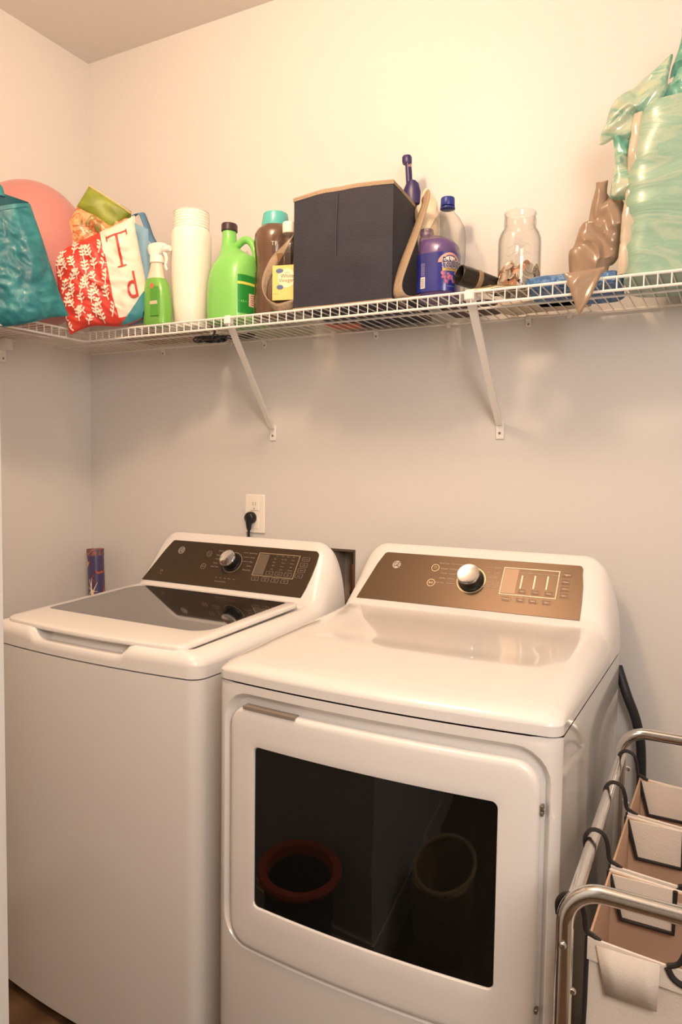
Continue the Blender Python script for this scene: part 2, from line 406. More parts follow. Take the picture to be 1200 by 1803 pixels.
    # printing
    for (s_, px, py, sz, al) in P['text']:
        tv, tf = text_mesh(s_, sz, al); MB().add([MO @ Vector((a.x+px, a.y+py, .0006)) for a in tv], tf).out('printed_label', P['text_m'], pl, False)
    for (x0, y0, x1, y1) in P['lines']:
        MB().box(x0, x1, y0-.0003, y1+.0003, 0, .0006, 0, MO).out('tick_line', P['text_m'], pl, False)
    # display
    (fx0, fy0, fx1, fy1) = P['frame']
    fl = flat([[(fx0-.001, fy0-.001), (fx0+.001, fy0-.001), (fx0+.001, fy1+.001), (fx0-.001, fy1+.001)], [(fx1-.001, fy0-.001), (fx1+.001, fy0-.001), (fx1+.001, fy1+.001), (fx1-.001, fy1+.001)],
          [(fx0, fy0-.001), (fx1, fy0-.001), (fx1, fy0+.001), (fx0, fy0+.001)], [(fx0, fy1-.001), (fx1, fy1-.001), (fx1, fy1+.001), (fx0, fy1+.001)]], 'display_frame', P['frame_m'], pl, .0011)
    flat([[(fx0+.002, fy0+.003), (fx0+.037, fy0+.003), (fx0+.037, fy1-.003), (fx0+.002, fy1-.003)]], 'display_window', P['disp_m'], pl, .0009)
    for (cx, cy) in P['bars']:
        flat([[(cx-.0018, cy-.018), (cx+.0018, cy-.018), (cx+.0018, cy+.018), (cx-.0018, cy+.018)]], 'indicator_bar', P['frame_m'], pl, .0012)
    # rectangular buttons
    bw, bh = P['bsize']
    for (cx, cy, tx) in P['btn']:
        mb = MB(); c0, c1 = rrect(cx, cy, bw/2, bh/2, .0015, 3, 2), rrect(cx, cy, bw/2-.0007, bh/2-.0007, .001, 3, 2)
        mb.rings([[MO @ Vector((a, c, -.001)) for a, c in c0], [MO @ Vector((a, c, .0012)) for a, c in c0], [MO @ Vector((a, c, .0012)) for a, c in c1], [MO @ Vector((a, c, .0002)) for a, c in c1]])
        bt = mb.out('button', P['btn_m'], pl, False)
        if P['raised']: MB().box(cx-bw*.36, cx+bw*.36, cy-bh*.30, cy+bh*.16, -.001, .0016, .0007, MO).out('button_face', P['face_m'], bt)
        if tx:
            q = MB(); ls = tx.split('|')
            for i, l in enumerate(ls):
                tv, tf = text_mesh(l, .0044 if len(ls) == 1 else .0036, 'CENTER'); q.add([MO @ Vector((a.x+cx, a.y+cy+(len(ls)-1)*.0022-i*.0044, .0018 if P['raised'] else .0006)) for a in tv], tf)
            q.out('button_text', P['text_m'], bt, False)
    return pl

# ---- dryer
DZ = .964
dr = thing('dryer', 'white dryer on the right with a dark glass window in its front door', 'dryer', (1.121, -.719, 0))
dprof = [(0, 1.002), (.05, 1.006), (.2, 1.018), (.44, 1.034), (.50, 1.040), (.529, 1.052), (.614, 1.166), (.628, 1.182), (.642, 1.189), (.652, 1.188), (.66, 1.183)]
TD = dict(W=.686, bow=.022, rc=.022, zs=DZ, lip=.016, dp=.66, prof=dprof, rf=.055, rx=.05, yc=.529, deck=lambda v: 1.002+.034*min(1, v/.44))
def dry_extra(u, v):
    d = min(u, .686-u)
    k = sm(.07, .12, d+.25*max(0, .26-v)) * sm(.20, .28, v)*(1-sm(.46, .52, v))
    return -.0030*k
TD['extra'] = dry_extra
make_top(TD, 0, .505, 'top_panel', enamel, dr)
make_top(TD, .505, .66, 'console', enamel2, dr)
def cabinet(root, W, dp, bow, rc, zt, recess=None):
    # side, back and base walls with the bowed front
    mb = MB(); xs = [rc*(1-math.cos(i/8*math.pi/2)) for i in range(9)]
    xs = xs+[xs[-1]+(W-2*xs[-1])*j/24 for j in range(1, 24)]+[W-q for q in reversed(xs)]
    out = [(x, front_y(x, W, bow, rc)) for x in xs]
    if not recess:
        ring = out+[(W, dp), (0, dp)]
        mb.rings([[(x, y, z) for x, y in ring] for z in (.03, zt-.003)], True, True)
        return mb.out('cabinet', enamel, root, True, 40)
    ring = [(W, out[-1][1])]+[(W, dp), (0, dp)]+[(0, out[0][1])]
    mb.rings([[(x, y, z) for x, y in ring] for z in (.03, zt-.003)], closed=False)
    cx, cz, hw, hh, r, dep = recess
    ocx, ocz, ohw, ohh = W/2, (zt+.03)/2-.0015, W/2, (zt-.033)/2
    Rg = []
    for t in (0, .02, .05, .5, .9, 1.0):
        a = rrect(ocx+(cx-ocx)*t, ocz+(cz-ocz)*t, ohw+(hw-ohw)*t, ohh+(hh-ohh)*t, .001+(r-.001)*t)
        Rg.append([(x, front_y(x, W, bow, rc), z) for x, z in a])
    for ins, dd in ((.002, .002), (.006, dep*.7), (.012, dep), (.06, dep), (.15, dep)):
        a = rrect(cx, cz, hw-ins, hh-ins, max(.004, r-ins)); Rg.append([(x, front_y(x, W, bow, rc)+dd, z) for x, z in a])
    mb.rings(Rg, cap1=True)
    return mb.out('cabinet', enamel, root, True, 40)
cabinet(dr, .686, .655, .022, .022, DZ, (.3475, .682, .325, .262, .06, .018))
MB().box(.006, .680, .022, .64, DZ-.006, DZ+.004).out('seam_gap_shade', dark_gap, dr)  # dark filler in the open groove under the top, standing in for its shade
def fy(x): return front_y(x, .686, .022, .022)
dcx, dcz, dhw, dhh = .3475, .672, .308, .246
wcx, wcz, whw, whh = .346, .681, .2425, .161
mb = MB(); Rg = []
for ins, dd in ((.004, .016), (0, .012), (0, .004), (.0015, -.001), (.005, -.004), (.012, -.005)):
    Rg.append([(x, fy(x)+dd, z) for x, z in rrect(dcx, dcz, dhw-ins, dhh-ins, .045-ins)])
for t in (.3, .7, 1):
    a = rrect(dcx+(wcx-dcx)*t, dcz+(wcz-dcz)*t, (dhw-.012)+(whw+.004-dhw+.012)*t, (dhh-.012)+(whh+.004-dhh+.012)*t, .033+(.014-.033)*t)
    Rg.append([(x, fy(x)-.005, z) for x, z in a])
Rg.append([(x, fy(x)-.0045, z) for x, z in rrect(wcx, wcz, whw+.002, whh+.002, .012)])
Rg.append([(x, fy(x)-.001, z) for x, z in rrect(wcx, wcz, whw+.0005, whh+.0005, .0105)])
Rg.append([(x, fy(x)+.003, z) for x, z in rrect(wcx, wcz, whw, whh, .010)])
mb.rings(Rg); door = mb.out('door', enamel2, dr, True, 40)
mb = MB(); Rg = []
for q in (1, .97, .85, .6, .3, .05): Rg.append([(x, fy(x)-.0005, z) for x, z in rrect(wcx, wcz, whw*q, whh*q, .010*q)])
mb.rings(Rg, cap1=True); mb.out('door_window', doorglass, door)
gm = pmat('handle_shadow_grey', (.30, .25, .20), .5)  # finger notch drawn as a solid strip, its shade put into the colour
mb = MB(); Rg = []
for dd, z in ((-.0062, .9145), (-.0062, .9205), (.012, .9205), (.012, .9145)): Rg.append([(x, fy(x)+dd, z) for x in [.075+.125*i/10 for i in range(11)]])
mb.rings([list(r_) for r_ in zip(*Rg)], True, True); mb.out('door_handle_shade', gm, door)
for z in (.845, .835, .50): MB().box(.6565, .6615, -.004, .008, z-.004, z+.004, .001).out('hinge', pmat('hinge_metal', (.3, .26, .2), .4, metal=.8), door)
MD, LD = fascia_frame(.529, 1.052, .614, 1.166)
pan = [(.0486, .0), (.6146, .0)]
rr = [(.6135, .045), (.6105, .09), (.6055, .12)]+[(.5955+.0095*math.cos(R(a)), .1325+.0095*math.sin(R(a))) for a in range(10, 91, 16)]
lf = [(.101+.012*math.cos(R(a)), .130+.012*math.sin(R(a))) for a in range(90, 151, 15)]+[(.078, .105), (.064, .055)]
pan = pan+rr+lf
txtD = [('Mixed Loads', .277, .1201, .0051, 'RIGHT'), ('Delicates', .277, .1048, .0051, 'RIGHT'), ('Normal', .277, .0915, .0051, 'RIGHT'), ('Bedding', .277, .0775, .0051, 'RIGHT'), ('Active Wear', .277, .064, .0051, 'RIGHT'),
        ('Quick Dry', .394, .1190, .0051, 'LEFT'), ('Towels', .397, .1045, .0051, 'LEFT'), ('Bulky', .397, .0905, .0051, 'LEFT'), ('Air Fluff', .397, .0772, .0051, 'LEFT'), ('Timed Dry', .390, .0635, .0051, 'LEFT')]
PD = dict(poly=pan, logo=(.1343, .1057, .0135), logo_bg=pmat('badge_silver', (.75, .70, .62), .3, metal=.3), logo_m=pmat('badge_dark', (.16, .12, .08), .4),
    round=[(.2427, .1055, .0105, 'power'), (.2412, .0619, .0105, 'start')], knob=(.3435, .0785, .0285, .034),
    text=txtD, lines=[(.281, .1201, .318, .1201), (.281, .1048, .305, .1048), (.281, .0915, .301, .0915), (.281, .0775, .301, .0775), (.281, .064, .305, .064),
           (.372, .119, .392, .119), (.380, .1045, .394, .1045), (.382, .0905, .394, .0905), (.380, .0772, .394, .0772), (.372, .0635, .387, .0635), (.459, .1105, .553, .1105)],
    frame=(.4205, .0483, .5535, .1216), bars=[(.468, .0848), (.4988, .0865), (.529, .088)], bsize=(.023, .0115),
    btn=[(.4738, .0596, 'Heat'), (.5057, .0594, 'Level'), (.5368, .0596, 'Time')]+[(x_, .0362, t_) for x_, t_ in ((.4383, 'Extended'), (.4738, 'Sound'), (.5034, 'Sensor'), (.5351, 'Delay'))]+[(.5715, y_, t_) for y_, t_ in ((.1141, 'My Cycle'), (.0945, 'Steam'), (.0762, 'Damp'), (.0581, 'Lock'))],
    raised=True, text_m=printm, line_m=pmat('gold_line', (.80, .62, .40), .35, metal=.5), frame_m=pmat('bright_line', (.95, .86, .62), .4), disp_m=pmat('display_tan', (.52, .33, .20), .4),
    btn_m=pmat('button_rim', (.28, .20, .13), .4, metal=.5), face_m=pmat('button_face_rose', (.42, .30, .23), .3, metal=.6))
fascia_parts(MD, dr, PD, fascd)
MB().box(.02, .666, .05, .62, .0, .035).out('plinth', dark_gap, dr)

# ---- washer
WZ, WW, WDp = .931, .70, .635
wr_ = thing('washer', 'white top-loading washer on the left with a tinted glass lid', 'washer', (.322, -.6495, 0), R(-2)); wr_.scale = (1.018, 1, 1)
wprof = [(0, .984), (.04, .986), (.46, 1.008), (.495, 1.014), (.512, 1.0275), (.592, 1.1525), (.602, 1.165), (.614, 1.175), (.626, 1.176), (.635, 1.170)]
def wscoop(u, v):
    k = sm(.175, .20, u)*(1-sm(.485, .51, u)); k2 = sm(.150, .19, u)*(1-sm(.49, .53, u))
    f = 1-sm(.036, .042, v)
    dl = min(u, WW-u)
    # the lid opening is sunk a little below the rim
    q = sm(.045, .055, dl)*sm(.042, .048, v)*(1-sm(.480, .486, v))
    return -(.014+.016*sm(.004, .016, v))*k*f - .010*q
TW = dict(W=WW, bow=.024, rc=.03, zs=WZ, lip=.026, dp=WDp, prof=wprof, rf=.024, rx=.045, yc=.512, deck=lambda v: .984+.026*min(1, v/.46), extra=wscoop)
make_top(TW, 0, .488, 'top_panel', enamel2, wr_)
make_top(TW, .488, WDp, 'console', enamel2, wr_)
cabinet(wr_, WW, WDp-.005, .024, .03, WZ)
MB().box(.008, WW-.008, .03, WDp-.015, WZ-.006, WZ+.004).out('seam_gap_shade', dark_gap, wr_)  # shade of the washer's groove put in as a dark filler
MB().box(.02, WW-.02, .05, WDp-.03, 0, .035).out('plinth', dark_gap, wr_)
# lid
def lz(y): return .9895+.027*(y/.46)
def fyw(x): return front_y(x, WW, .024, .03)
def rrect4(x0, x1, y0, y1, rs, k=6, seg=14):
    pts = []; cs = [(x1, y1, -1, -1, 0, rs[2]), (x0, y1, 1, -1, 90, rs[3]), (x0, y0, 1, 1, 180, rs[0]), (x1, y0, -1, 1, 270, rs[1])]
    for i, (x, z, sx, sz, a, r) in enumerate(cs):
        for j in range(k+1):
            t = R(a+90*j/k); pts.append((x+sx*r+r*math.cos(t), z+sz*r+r*math.sin(t)))
        x2, z2, sx2, sz2, a2, rb = cs[(i+1) % 4]
        p = pts[-1]; q = (x2+sx2*rb+rb*math.cos(R(a2)), z2+sz2*rb+rb*math.sin(R(a2)))
        for j in range(1, seg): pts.append((p[0]+(q[0]-p[0])*j/seg, p[1]+(q[1]-p[1])*j/seg))
    return pts
def lidring(ins, dz, r, x0=.045, x1=WW-.056, y0=.006, y1=.482, g=0):
    rs = [max(.002, (.018, .055, .012, .045)[i]-ins*.4) for i in range(4)] if g else [max(.004, (.03, .022, .02, .03)[i]-ins) for i in range(4)]
    pts = rrect4(x0+ins, x1-ins, y0+ins, y1-ins, rs)
    res = []
    for x, y in pts:
        t = max(0, 1-(y-.006)/.2); yy = y+(fyw(x)+.012)*t*t
        res.append((x, yy, lz(yy)+dz))
    return res
mb = MB()
g0 = dict(x0=.066, x1=WW-.088, y0=.125, y1=.468, g=1)
mb.rings([lidring(.004, -.010, .03), lidring(0, -.006, .034), lidring(0, .000, .034), lidring(.0015, .0025, .033), lidring(.005, .004, .03), lidring(.02, .0045, .03),
          lidring(-.004, .004, .055, **g0), lidring(0, .0035, .05, **g0), lidring(.0, .0, .05, **g0)]); lid = mb.out('lid', enamel2, wr_, True, 40)
mb = MB(); mb.rings([lidring(q, .003, max(.002, .05-q*.3), **g0) for q in (0, .01, .05, .1, .15)], cap1=True); mb.out('lid_glass', lidglass, lid)
MW, LW = fascia_frame(.512, 1.0275, .592, 1.1525)
pw = [(.0337, 0.0), (.6278, 0.0), (.6345, .03), (.639, .07), (.6405, .11)]+[(.628+.0115*math.cos(R(a)), .1345+.0115*math.sin(R(a))) for a in range(5, 91, 17)]+[(.104+.013*math.cos(R(a)), .133+.013*math.sin(R(a))) for a in range(90, 146, 14)]+[(.078, .110), (.056, .055)]
txtW = [('Normal', .309, .1212, .0058, 'RIGHT'), ('Delicates', .309, .1064, .0058, 'RIGHT'), ('Whites', .305, .0934, .0058, 'RIGHT'), ('Casuals', .303, .0798, .0058, 'RIGHT'), ('Active Wear', .312, .0673, .0058, 'RIGHT'),
        ('Quick Wash', .405, .1221, .0058, 'LEFT'), ('Towels', .414, .1078, .0058, 'LEFT'), ('Bulky', .416, .0936, .0058, 'LEFT'), ('Sanitize', .412, .0799, .0058, 'LEFT'), ('Drain & Spin', .402, .0663, .0058, 'LEFT'),
        ('Water', .4545, .1225, .0035, 'LEFT')]
for j, cx in enumerate((.503, .534, .565)):
    for i in range(4): txtW.append((('Max', 'More', 'Med', 'Less') if j == 0 else ('Extra', 'Heavy', 'Light', 'Eco'))[i:i+1][0:1] and ((('Max', 'More', 'Med', 'Less'), ('Extra Hot', 'Warm', 'Colors', 'Cold'), ('Heavy', 'Normal', 'Light', 'Pre Soak'))[j][i], cx, .1105-i*.011, .0045, 'CENTER'))
for i in range(4): txtW.append((('Lid', 'Wash', 'Rinse', 'Spin')[i], .507+i*.019, .1205, .0038, 'CENTER'))
for i in range(5): txtW.append((('On', 'Fill', 'Soak', 'Wash', 'Spin')[i], .318+i*.0165, .0325, .0042, 'CENTER'))
txtW.append(('stain pre-treatment', .318, .0212, .0052, 'LEFT')); txtW.append(('5.0', .0992, .036, .009, 'CENTER')); txtW.append(('cu. ft.', .0992, .026, .005, 'CENTER'))
PW = dict(poly=pw, logo=(.1453, .1118, .0125), logo_bg=fascm, logo_m=pmat('badge_pale', (.50, .46, .40), .3, metal=.4),
    round=[(.2588, .1085, .0095, 'power'), (.254, .0648, .0095, 'start')], knob=(.3565, .0865, .0265, .033), text=txtW, lines=[(.385, .1221, .401, .1221), (.388, .1078, .410, .1078), (.39, .0936, .412, .0936)],
    frame=(.4425, .0528, .583, .126), bars=[], bsize=(.024, .0125),
    btn=[(.5, .0635, 'Soil'), (.5318, .0637, 'Temp'), (.5637, .0637, 'Spin')]+[(x_, .0424, t_) for x_, t_ in ((.4571, 'Extra|Rinse'), (.4933, 'Warm|Rinse'), (.5262, 'Stain|Wash'), (.5597, 'Deep|Fill'))]+[(.606, .1175, 'My Cycle'), (.605, .0992, 'Delay'), (.6035, .0818, 'Volume'), (.600, .0644, 'Lock')],
    raised=False, text_m=pmat('washer_print', (.50, .45, .37), .5), line_m=printd, frame_m=pmat('tan_line', (.42, .33, .22), .4), disp_m=pmat('display_brown', (.16, .125, .09), .22), btn_m=printd, face_m=printd)
fascia_parts(MW, wr_, PW, fascm)

# ================================================================ WALL THINGS
ou = thing('wall_outlet', 'white wall outlet plate above the washer with a black plug in it', 'outlet', (.7135, 0, 1.245))
MB().box(-.037, .037, -.006, -.0002, -.061, .061, .003).out('cover_plate', pmat('ivory_plastic', (.90, .86, .78), .35), ou)
q = MB().box(-.017, .017, -.008, -.005, .010, .046, .002); fo = q.out('receptacle', MATS['ivory_plastic'], ou)
q = MB().box(-.0055, -.004, -.0086, -.007, .026, .037); q.box(.004, .0055, -.0086, -.007, .026, .037); q.box(-.002, .002, -.0086, -.007, .015, .019); q.out('slots', pmat('slot_grey', (.25, .2, .16), .6), fo)
MB().box(-.017, .017, -.008, -.005, -.046, -.010, .002).out('receptacle', MATS['ivory_plastic'], ou)
pc = thing('power_cord', 'black plug and cord running down from the outlet behind the washer', 'power cord', (.7135, 0, 1.245))
mb = MB(); MP = Matrix.Translation((-.010, -.008, -.012)) @ Matrix.Rotation(R(90), 4, 'X')
mb.lathe([(.019, 0), (.0195, .008), (.017, .016), (.012, .020), (0, .021)], 20, MP)
mb.tube(spline([(-.010, -.019, -.012), (-.0105, -.021, -.03), (-.012, -.019, -.05)]), [.014-.008*i/16 for i in range(17)], 10)
mb.out('plug', blackp, pc)
MB().tube(spline([(-.012, -.019, -.045), (-.013, -.018, -.08), (-.006, -.014, -.15), (.02, -.012, -.35)]), .0042, 8).out('cord', blackp, pc)
vb = thing('outlet_box', 'recessed tan valve box in the wall between the washer and the dryer', 'valve box', (hx0, 0, hz0))
w_, h_ = hx1-hx0, hz1-hz0
mb = MB(); mb.box(0, .003, .001, .09, 0, h_); mb.box(w_-.003, w_, .001, .09, 0, h_); mb.box(0, w_, .085, .09, 0, h_); mb.box(0, w_, .001, .09, 0, .003); mb.box(0, w_, .001, .09, h_-.003, h_)
mb.out('housing', pmat('valve_box_tan', (.40, .32, .25), .6), vb)
mb = MB(); mb.box(-.004, w_+.004, -.003, 0, h_-.001, h_+.004); mb.box(w_-.001, w_+.004, -.003, 0, 0, h_); mb.box(-.004, .001, -.003, 0, 0, h_); mb.out('rim', pmat('valve_rim', (.10, .08, .06), .5), vb)
mb = MB().lathe([(.009, 0), (.009, .08), (.007, .088), (0, .09)], 16, Matrix.Translation((.058, .035, .035))); mb.out('copper_arrestor', pmat('copper', (.55, .20, .09), .3, metal=.9), vb)
mb = MB().lathe([(.006, 0), (.006, .03), (.011, .031), (.011, .042), (.0, .042)], 14, Matrix.Translation((.058, .035, 0))); mb.out('valve', pmat('brass_dark', (.2, .14, .06), .4, metal=.8), vb)
tb = thing('party_popper', 'dark blue printed cardboard tube leaning in the corner behind the washer', 'tube', (.135, -.075, .60))
Ml = Matrix.Rotation(R(-4.5), 4, 'Y') @ Matrix.Rotation(R(-2), 4, 'X')
tm = ramp_mat('firework_print', 'noise', [(.0, (.04, .05, .12)), (.50, (.06, .045, .14)), (.57, (.10, .03, .06)), (.60, (.45, .07, .035)), (.64, (.62, .30, .12)), (.68, (.72, .62, .45))], .35, coat=.3, scale=26, dist=.6)
MB().lathe([(.028, 0), (.0282, .20), (.028, .478)], 28, Ml).out('tube_body', tm, tb)
MB().lathe([(.0292, .478), (.0292, .502), (.027, .503), (0, .500)], 28, Ml).out('tube_cap', ramp_mat('cap_print', 'noise', [(.4, (.05, .09, .14)), (.55, (.35, .08, .05)), (.7, (.3, .3, .25))], .4, scale=30), tb)
mb = MB()
for k in range(9):
    a = R(-75+8*math.sin(k*2.1)); t = R(40*k); c = Vector((.0288*math.cos(a), .0288*math.sin(a), .355+.0))
    e = Vector((.0, 0, .045*math.sin(t)))
    p2 = Vector((.0290*math.cos(a+math.cos(t)*.7), .0290*math.sin(a+math.cos(t)*.7), .355+.05*math.sin(t)))
    mb.tube([Ml @ c, Ml @ p2], [.0028, .0005], 5)
mb.out('starburst_print', pmat('starburst_cream', (.8, .68, .45), .5), tb)
tb.location = (.118, -.075, .600)

# hose behind the dryer
tag(MB().tube(spline([(1.80, -.03, .92), (1.825, -.05, .86), (1.85, -.045, .79), (1.862, -.04, .70), (1.862, -.03, .45), (1.84, -.03, .2)]), .011, 10).out('drain_hose', pmat('black_rubber', (.02, .02, .022), .5)),
    'black hose curving down the wall behind the right edge of the dryer', 'hose')
# ================================================================ SHELF THINGS
def bottle_mat(n, c, r=.3, coat=.4): return pmat(n, c, r, coat=coat)
def pillow(corners, th, nu=36, nv=36, amp=.006, seed=0, freq=12, back=True, curve=None, openv=False, an=(1, 1, 1), edge=0):
    # corners TL TR BR BL of the front sheet; returns surface function and mesh
    TL, TR, BR, BL = [Vector(c) for c in corners]
    n = (TR-TL).cross(BL-TL).normalized()
    n = -n if n.y > 0 or (abs(n.y) < .2 and n.x < 0) else n
    def f(u, v, side=1, off=0.0):
        p = TL.lerp(TR, u).lerp(BL.lerp(BR, u), v)
        e = max(0, 1-abs(2*u-1)**3)**.5 * (max(0, 1-(abs(2*v-1))**3)**.5 if not openv else max(0, 1-max(0, 2*v-1)**3)**.5)
        g = (p.x*an[0]+p.z*an[1], p.y, p.z*an[2]); q = nz(g, freq, seed)+.5*nz(g, freq*2.3, seed+1)+.8*(1-2*abs(nz(g, freq*1.5, seed+2)))
        d = th/2*e*side + amp*q*(.4+.6*e) + off*side
        if curve: p = p+curve(u, v)
        if edge: p = p+(TR-TL).normalized()*nz(p, 22, seed+5)*edge+Vector((0, 0, 1))*nz(p, 26, seed+6)*edge
        return p+n*d
    V = []; F = []; U = []
    for side in ((1, -1) if back else (1,)):
        k = len(V)
        for j in range(nv+1):
            for i in range(nu+1): V.append(f(i/nu, j/nv, side)); U.append((i/nu, j/nv))
        for j in range(nv):
            for i in range(nu):
                a = k+j*(nu+1)+i; q = (a, a+1, a+nu+2, a+nu+1); F.append(q if side == -1 else q[::-1])
    return f, V, F, U, n
# pink ball
def ball():
    t = thing('exercise_ball', 'large pink ball in the corner behind the teal shopping bag', 'ball', (.182, -.398, S+.004))
    MB().lathe([(.180*math.sin(math.pi*i/40), .212-.212*math.cos(math.pi*i/40)) for i in range(41)], 56, cap=False).out('ball_body', pmat('pink_rubber', (.50, .205, .19), .5, sheen=.2), t)
ball()
# teal bag
tealc = ramp_mat('teal_woven', 'noise', [(.3, (.012, .13, .16)), (.55, (.018, .19, .225)), (.75, (.05, .29, .31))], .45, coat=.10, scale=5, bump=.5, dist=3.5, vscale=(1, 1, .7))
t = thing('shopping_bag', 'teal reusable shopping bag slumped open on the left shelf', 'bag', (.27, -.52, S+.004))
def loc(o, pts): return [Vector(p)-o.location for p in pts]
f, V, F, U, n = pillow([(.235, -.735, 1.995), (.352, -.533, 2.082), (.402, -.447, 1.790), (.285, -.65, 1.752)], .05, nu=60, nv=60, amp=.0055, seed=3, freq=24, openv=True, curve=lambda u, v: Vector((.010*math.sin(u*9+v*3), .0, -.010*math.sin(u*5)))*v)
def bulge(V, t): return [v-t.location for v in V]
obj('bag_body', bulge(V, t), F, tealc, t)
bk = [Vector((.207, -.752, 2.105)).lerp(Vector((.350, -.537, 2.086)), i/20)+Vector((0, 0, .010*math.sin(i/20*3.14))) for i in range(21)]
mb = MB(); mb.rings([[a-t.location for a in bk], [f(i/20, .12, -1)+Vector((-.004, .004, 0))-t.location for i in range(21)]], closed=False); mb.out('bag_inside', pmat('teal_dark_lining', (.010, .10, .12), .5), t)
mb = MB(); mb.rings([[f(i/20, .0, 1, .0015)-t.location for i in range(21)], [f(i/20, .035, 1, .0018)-t.location for i in range(21)]], closed=False); mb.out('hem', tealc, t)
mb = MB(); hp = spline([bk[8]-t.location+Vector((0, 0, -.01)), bk[9]-t.location+Vector((0, 0, .018)), bk[13]-t.location+Vector((0, 0, .018)), bk[14]-t.location+Vector((0, 0, -.01))], 6)
mb.rings([[p, p+Vector((.012, .018, .0))] for p in hp], closed=False); ho = mb.out('handle', pmat('teal_strap', (.03, .22, .26), .6), t); md = ho.modifiers.new('s', 'SOLIDIFY'); md.thickness = .0015
# green floral bag
t = thing('shopping_bag', 'green topped floral bag folded over behind the red patterned bag', 'bag', (.30, -.26, S+.004))
flor = ramp_mat('floral_print', 'noise', [(.25, (.55, .42, .22)), (.40, (.50, .24, .08)), (.47, (.62, .42, .2)), (.55, (.52, .10, .04)), (.62, (.16, .18, .03)), (.75, (.66, .54, .3))], .45, coat=.2, scale=26, dist=1.5)
greeno = ramp_mat('olive_green', 'noise', [(.35, (.17, .22, .02)), (.7, (.29, .34, .035))], .45, scale=8, bump=.1)
f, V, F, U, n = pillow([(0.364, -0.382, 2.123), (0.474, -0.3, 2.096), (0.492, -0.286, 1.945), (0.308, -0.424, 1.988)], .02, amp=.008, seed=9)
obj('bag_body', bulge(V, t), F, flor, t)
f2, V, F, U, n = pillow([(0.391, -0.365, 2.179), (0.482, -0.297, 2.111), (0.441, -0.328, 2.062), (0.364, -0.386, 2.119)], .028, amp=.005, seed=5)
obj('bag_top_fold', bulge(V, t), F, greeno, t)
f3, V, F, U, n = pillow([(0.451, -0.305, 2.137), (0.476, -0.287, 2.118), (0.474, -0.289, 2.097), (0.423, -0.326, 2.068)], .02, amp=.004, seed=6, nu=12, nv=12)
obj('side_fold', bulge(V, t), F, pmat('olive_dark', (.13, .17, .015), .5), t)
mb = MB(); mb.tube([f2(i/16, .02, 1, .002)-t.location for i in range(17)], .0028, 6); mb.tube([f2(i/16, -.02, 1, -.008)-t.location for i in range(17)], .0022, 6); mb.out('edge_binding', pmat('tan_binding', (.62, .47, .22), .7), t)
# red and white bag
t = thing('shopping_bag', 'red and white coral patterned bag slumped over the shelf corner', 'bag', (.38, -.36, S+.004))
rc_ = [(0.321, -0.444, 1.974), (0.502, -0.309, 2.094), (0.544, -0.277, 1.82), (0.364, -0.412, 1.756)]
f, V, F, U, n = pillow(rc_, .06, nu=90, nv=70, amp=.0065, seed=12, freq=18, curve=lambda u, v: Vector((.004*math.sin(v*math.pi*2)*(1-u), 0, .010*math.sin(u*math.pi*2.2)*v*v)))
split = lambda v: .60+.02*v
redm = pmat('red_print', (.60, .045, .03), .45, coat=.25, bump=.1, bscale=60); whm = pmat('bag_white', (.82, .70, .58), .5, coat=.2)
me_o = obj('bag_body', bulge(V, t), F, [redm, whm], t)
for p in me_o.data.polygons:
    cu = sum(U[i][0] for i in p.vertices)/4; cv = sum(U[i][1] for i in p.vertices)/4
    p.material_index = 0 if cu < split(cv) or cv > .93 else 1
mb = MB(); mb.rings([[f(.60+.39*a_/20, min(.995, 1-(.26*(a_/20)**1.1)*(1-b_/6)), 1, .0022)-t.location for a_ in range(21)] for b_ in range(7)], closed=False); mb.out('bottom_panel', pmat('bag_teal_panel', (.05, .25, .30), .4), t)
def drape(pts2, poly, mb, off=.0022):
    k = len(mb.v); mb.v += [f(u, v, 1, off)-t.location for u, v in pts2]; mb.f += [tuple(i+k for i in q) for q in poly]
mb = MB()
def leaf(u, v, ang, L, Wd):
    pts = []
    for k in range(10):
        a = 2*math.pi*k/10; x = L*.5*(1+math.cos(a)); y = Wd*math.sin(a)*(.35+.65*(x/L))
        pts.append((u+(x*math.cos(ang)-y*math.sin(ang))*1.0, v+(x*math.sin(ang)+y*math.cos(ang))*.85))
    if all(0.01 < a < split(b_)-.005 and .01 < b_ < .985 for a, b_ in pts): drape(pts, [tuple(range(9, -1, -1))], mb)
def stem(u, v, ang, n_, st=.042):
    for k in range(n_):
        u2 = u+st*math.cos(ang); v2 = v+st*math.sin(ang)*.85
        dx, dy = -math.sin(ang)*.0065, math.cos(ang)*.0065
        q = [(u-dx, v-dy), (u2-dx, v2-dy), (u2+dx, v2+dy), (u+dx, v+dy)]
        if all(0.01 < a < split(b_)-.005 and .01 < b_ < .985 for a, b_ in q): drape(q, [(3, 2, 1, 0)], mb)
        leaf(u2, v2, ang+.8, .055, .0165); leaf(u2, v2, ang-.8, .055, .0165)
        u, v = u2, v2; ang += random.uniform(-.16, .16)
    leaf(u, v, ang, .058, .0175)
random.seed(3)
for ci, cu_ in enumerate((.05, .15, .25, .35, .45, .545)):
    v_ = .98-.07*(ci % 2)
    while v_ > .10:
        n_ = random.choice((2, 3, 3)); stem(cu_+random.uniform(-.012, .012), v_, -1.57+random.uniform(-.55, .55), n_, .046); v_ -= .0405*n_*.95+.052
mb.out('coral_print', pmat('coral_white', (.85, .72, .58), .5), t, False)
mb = MB()
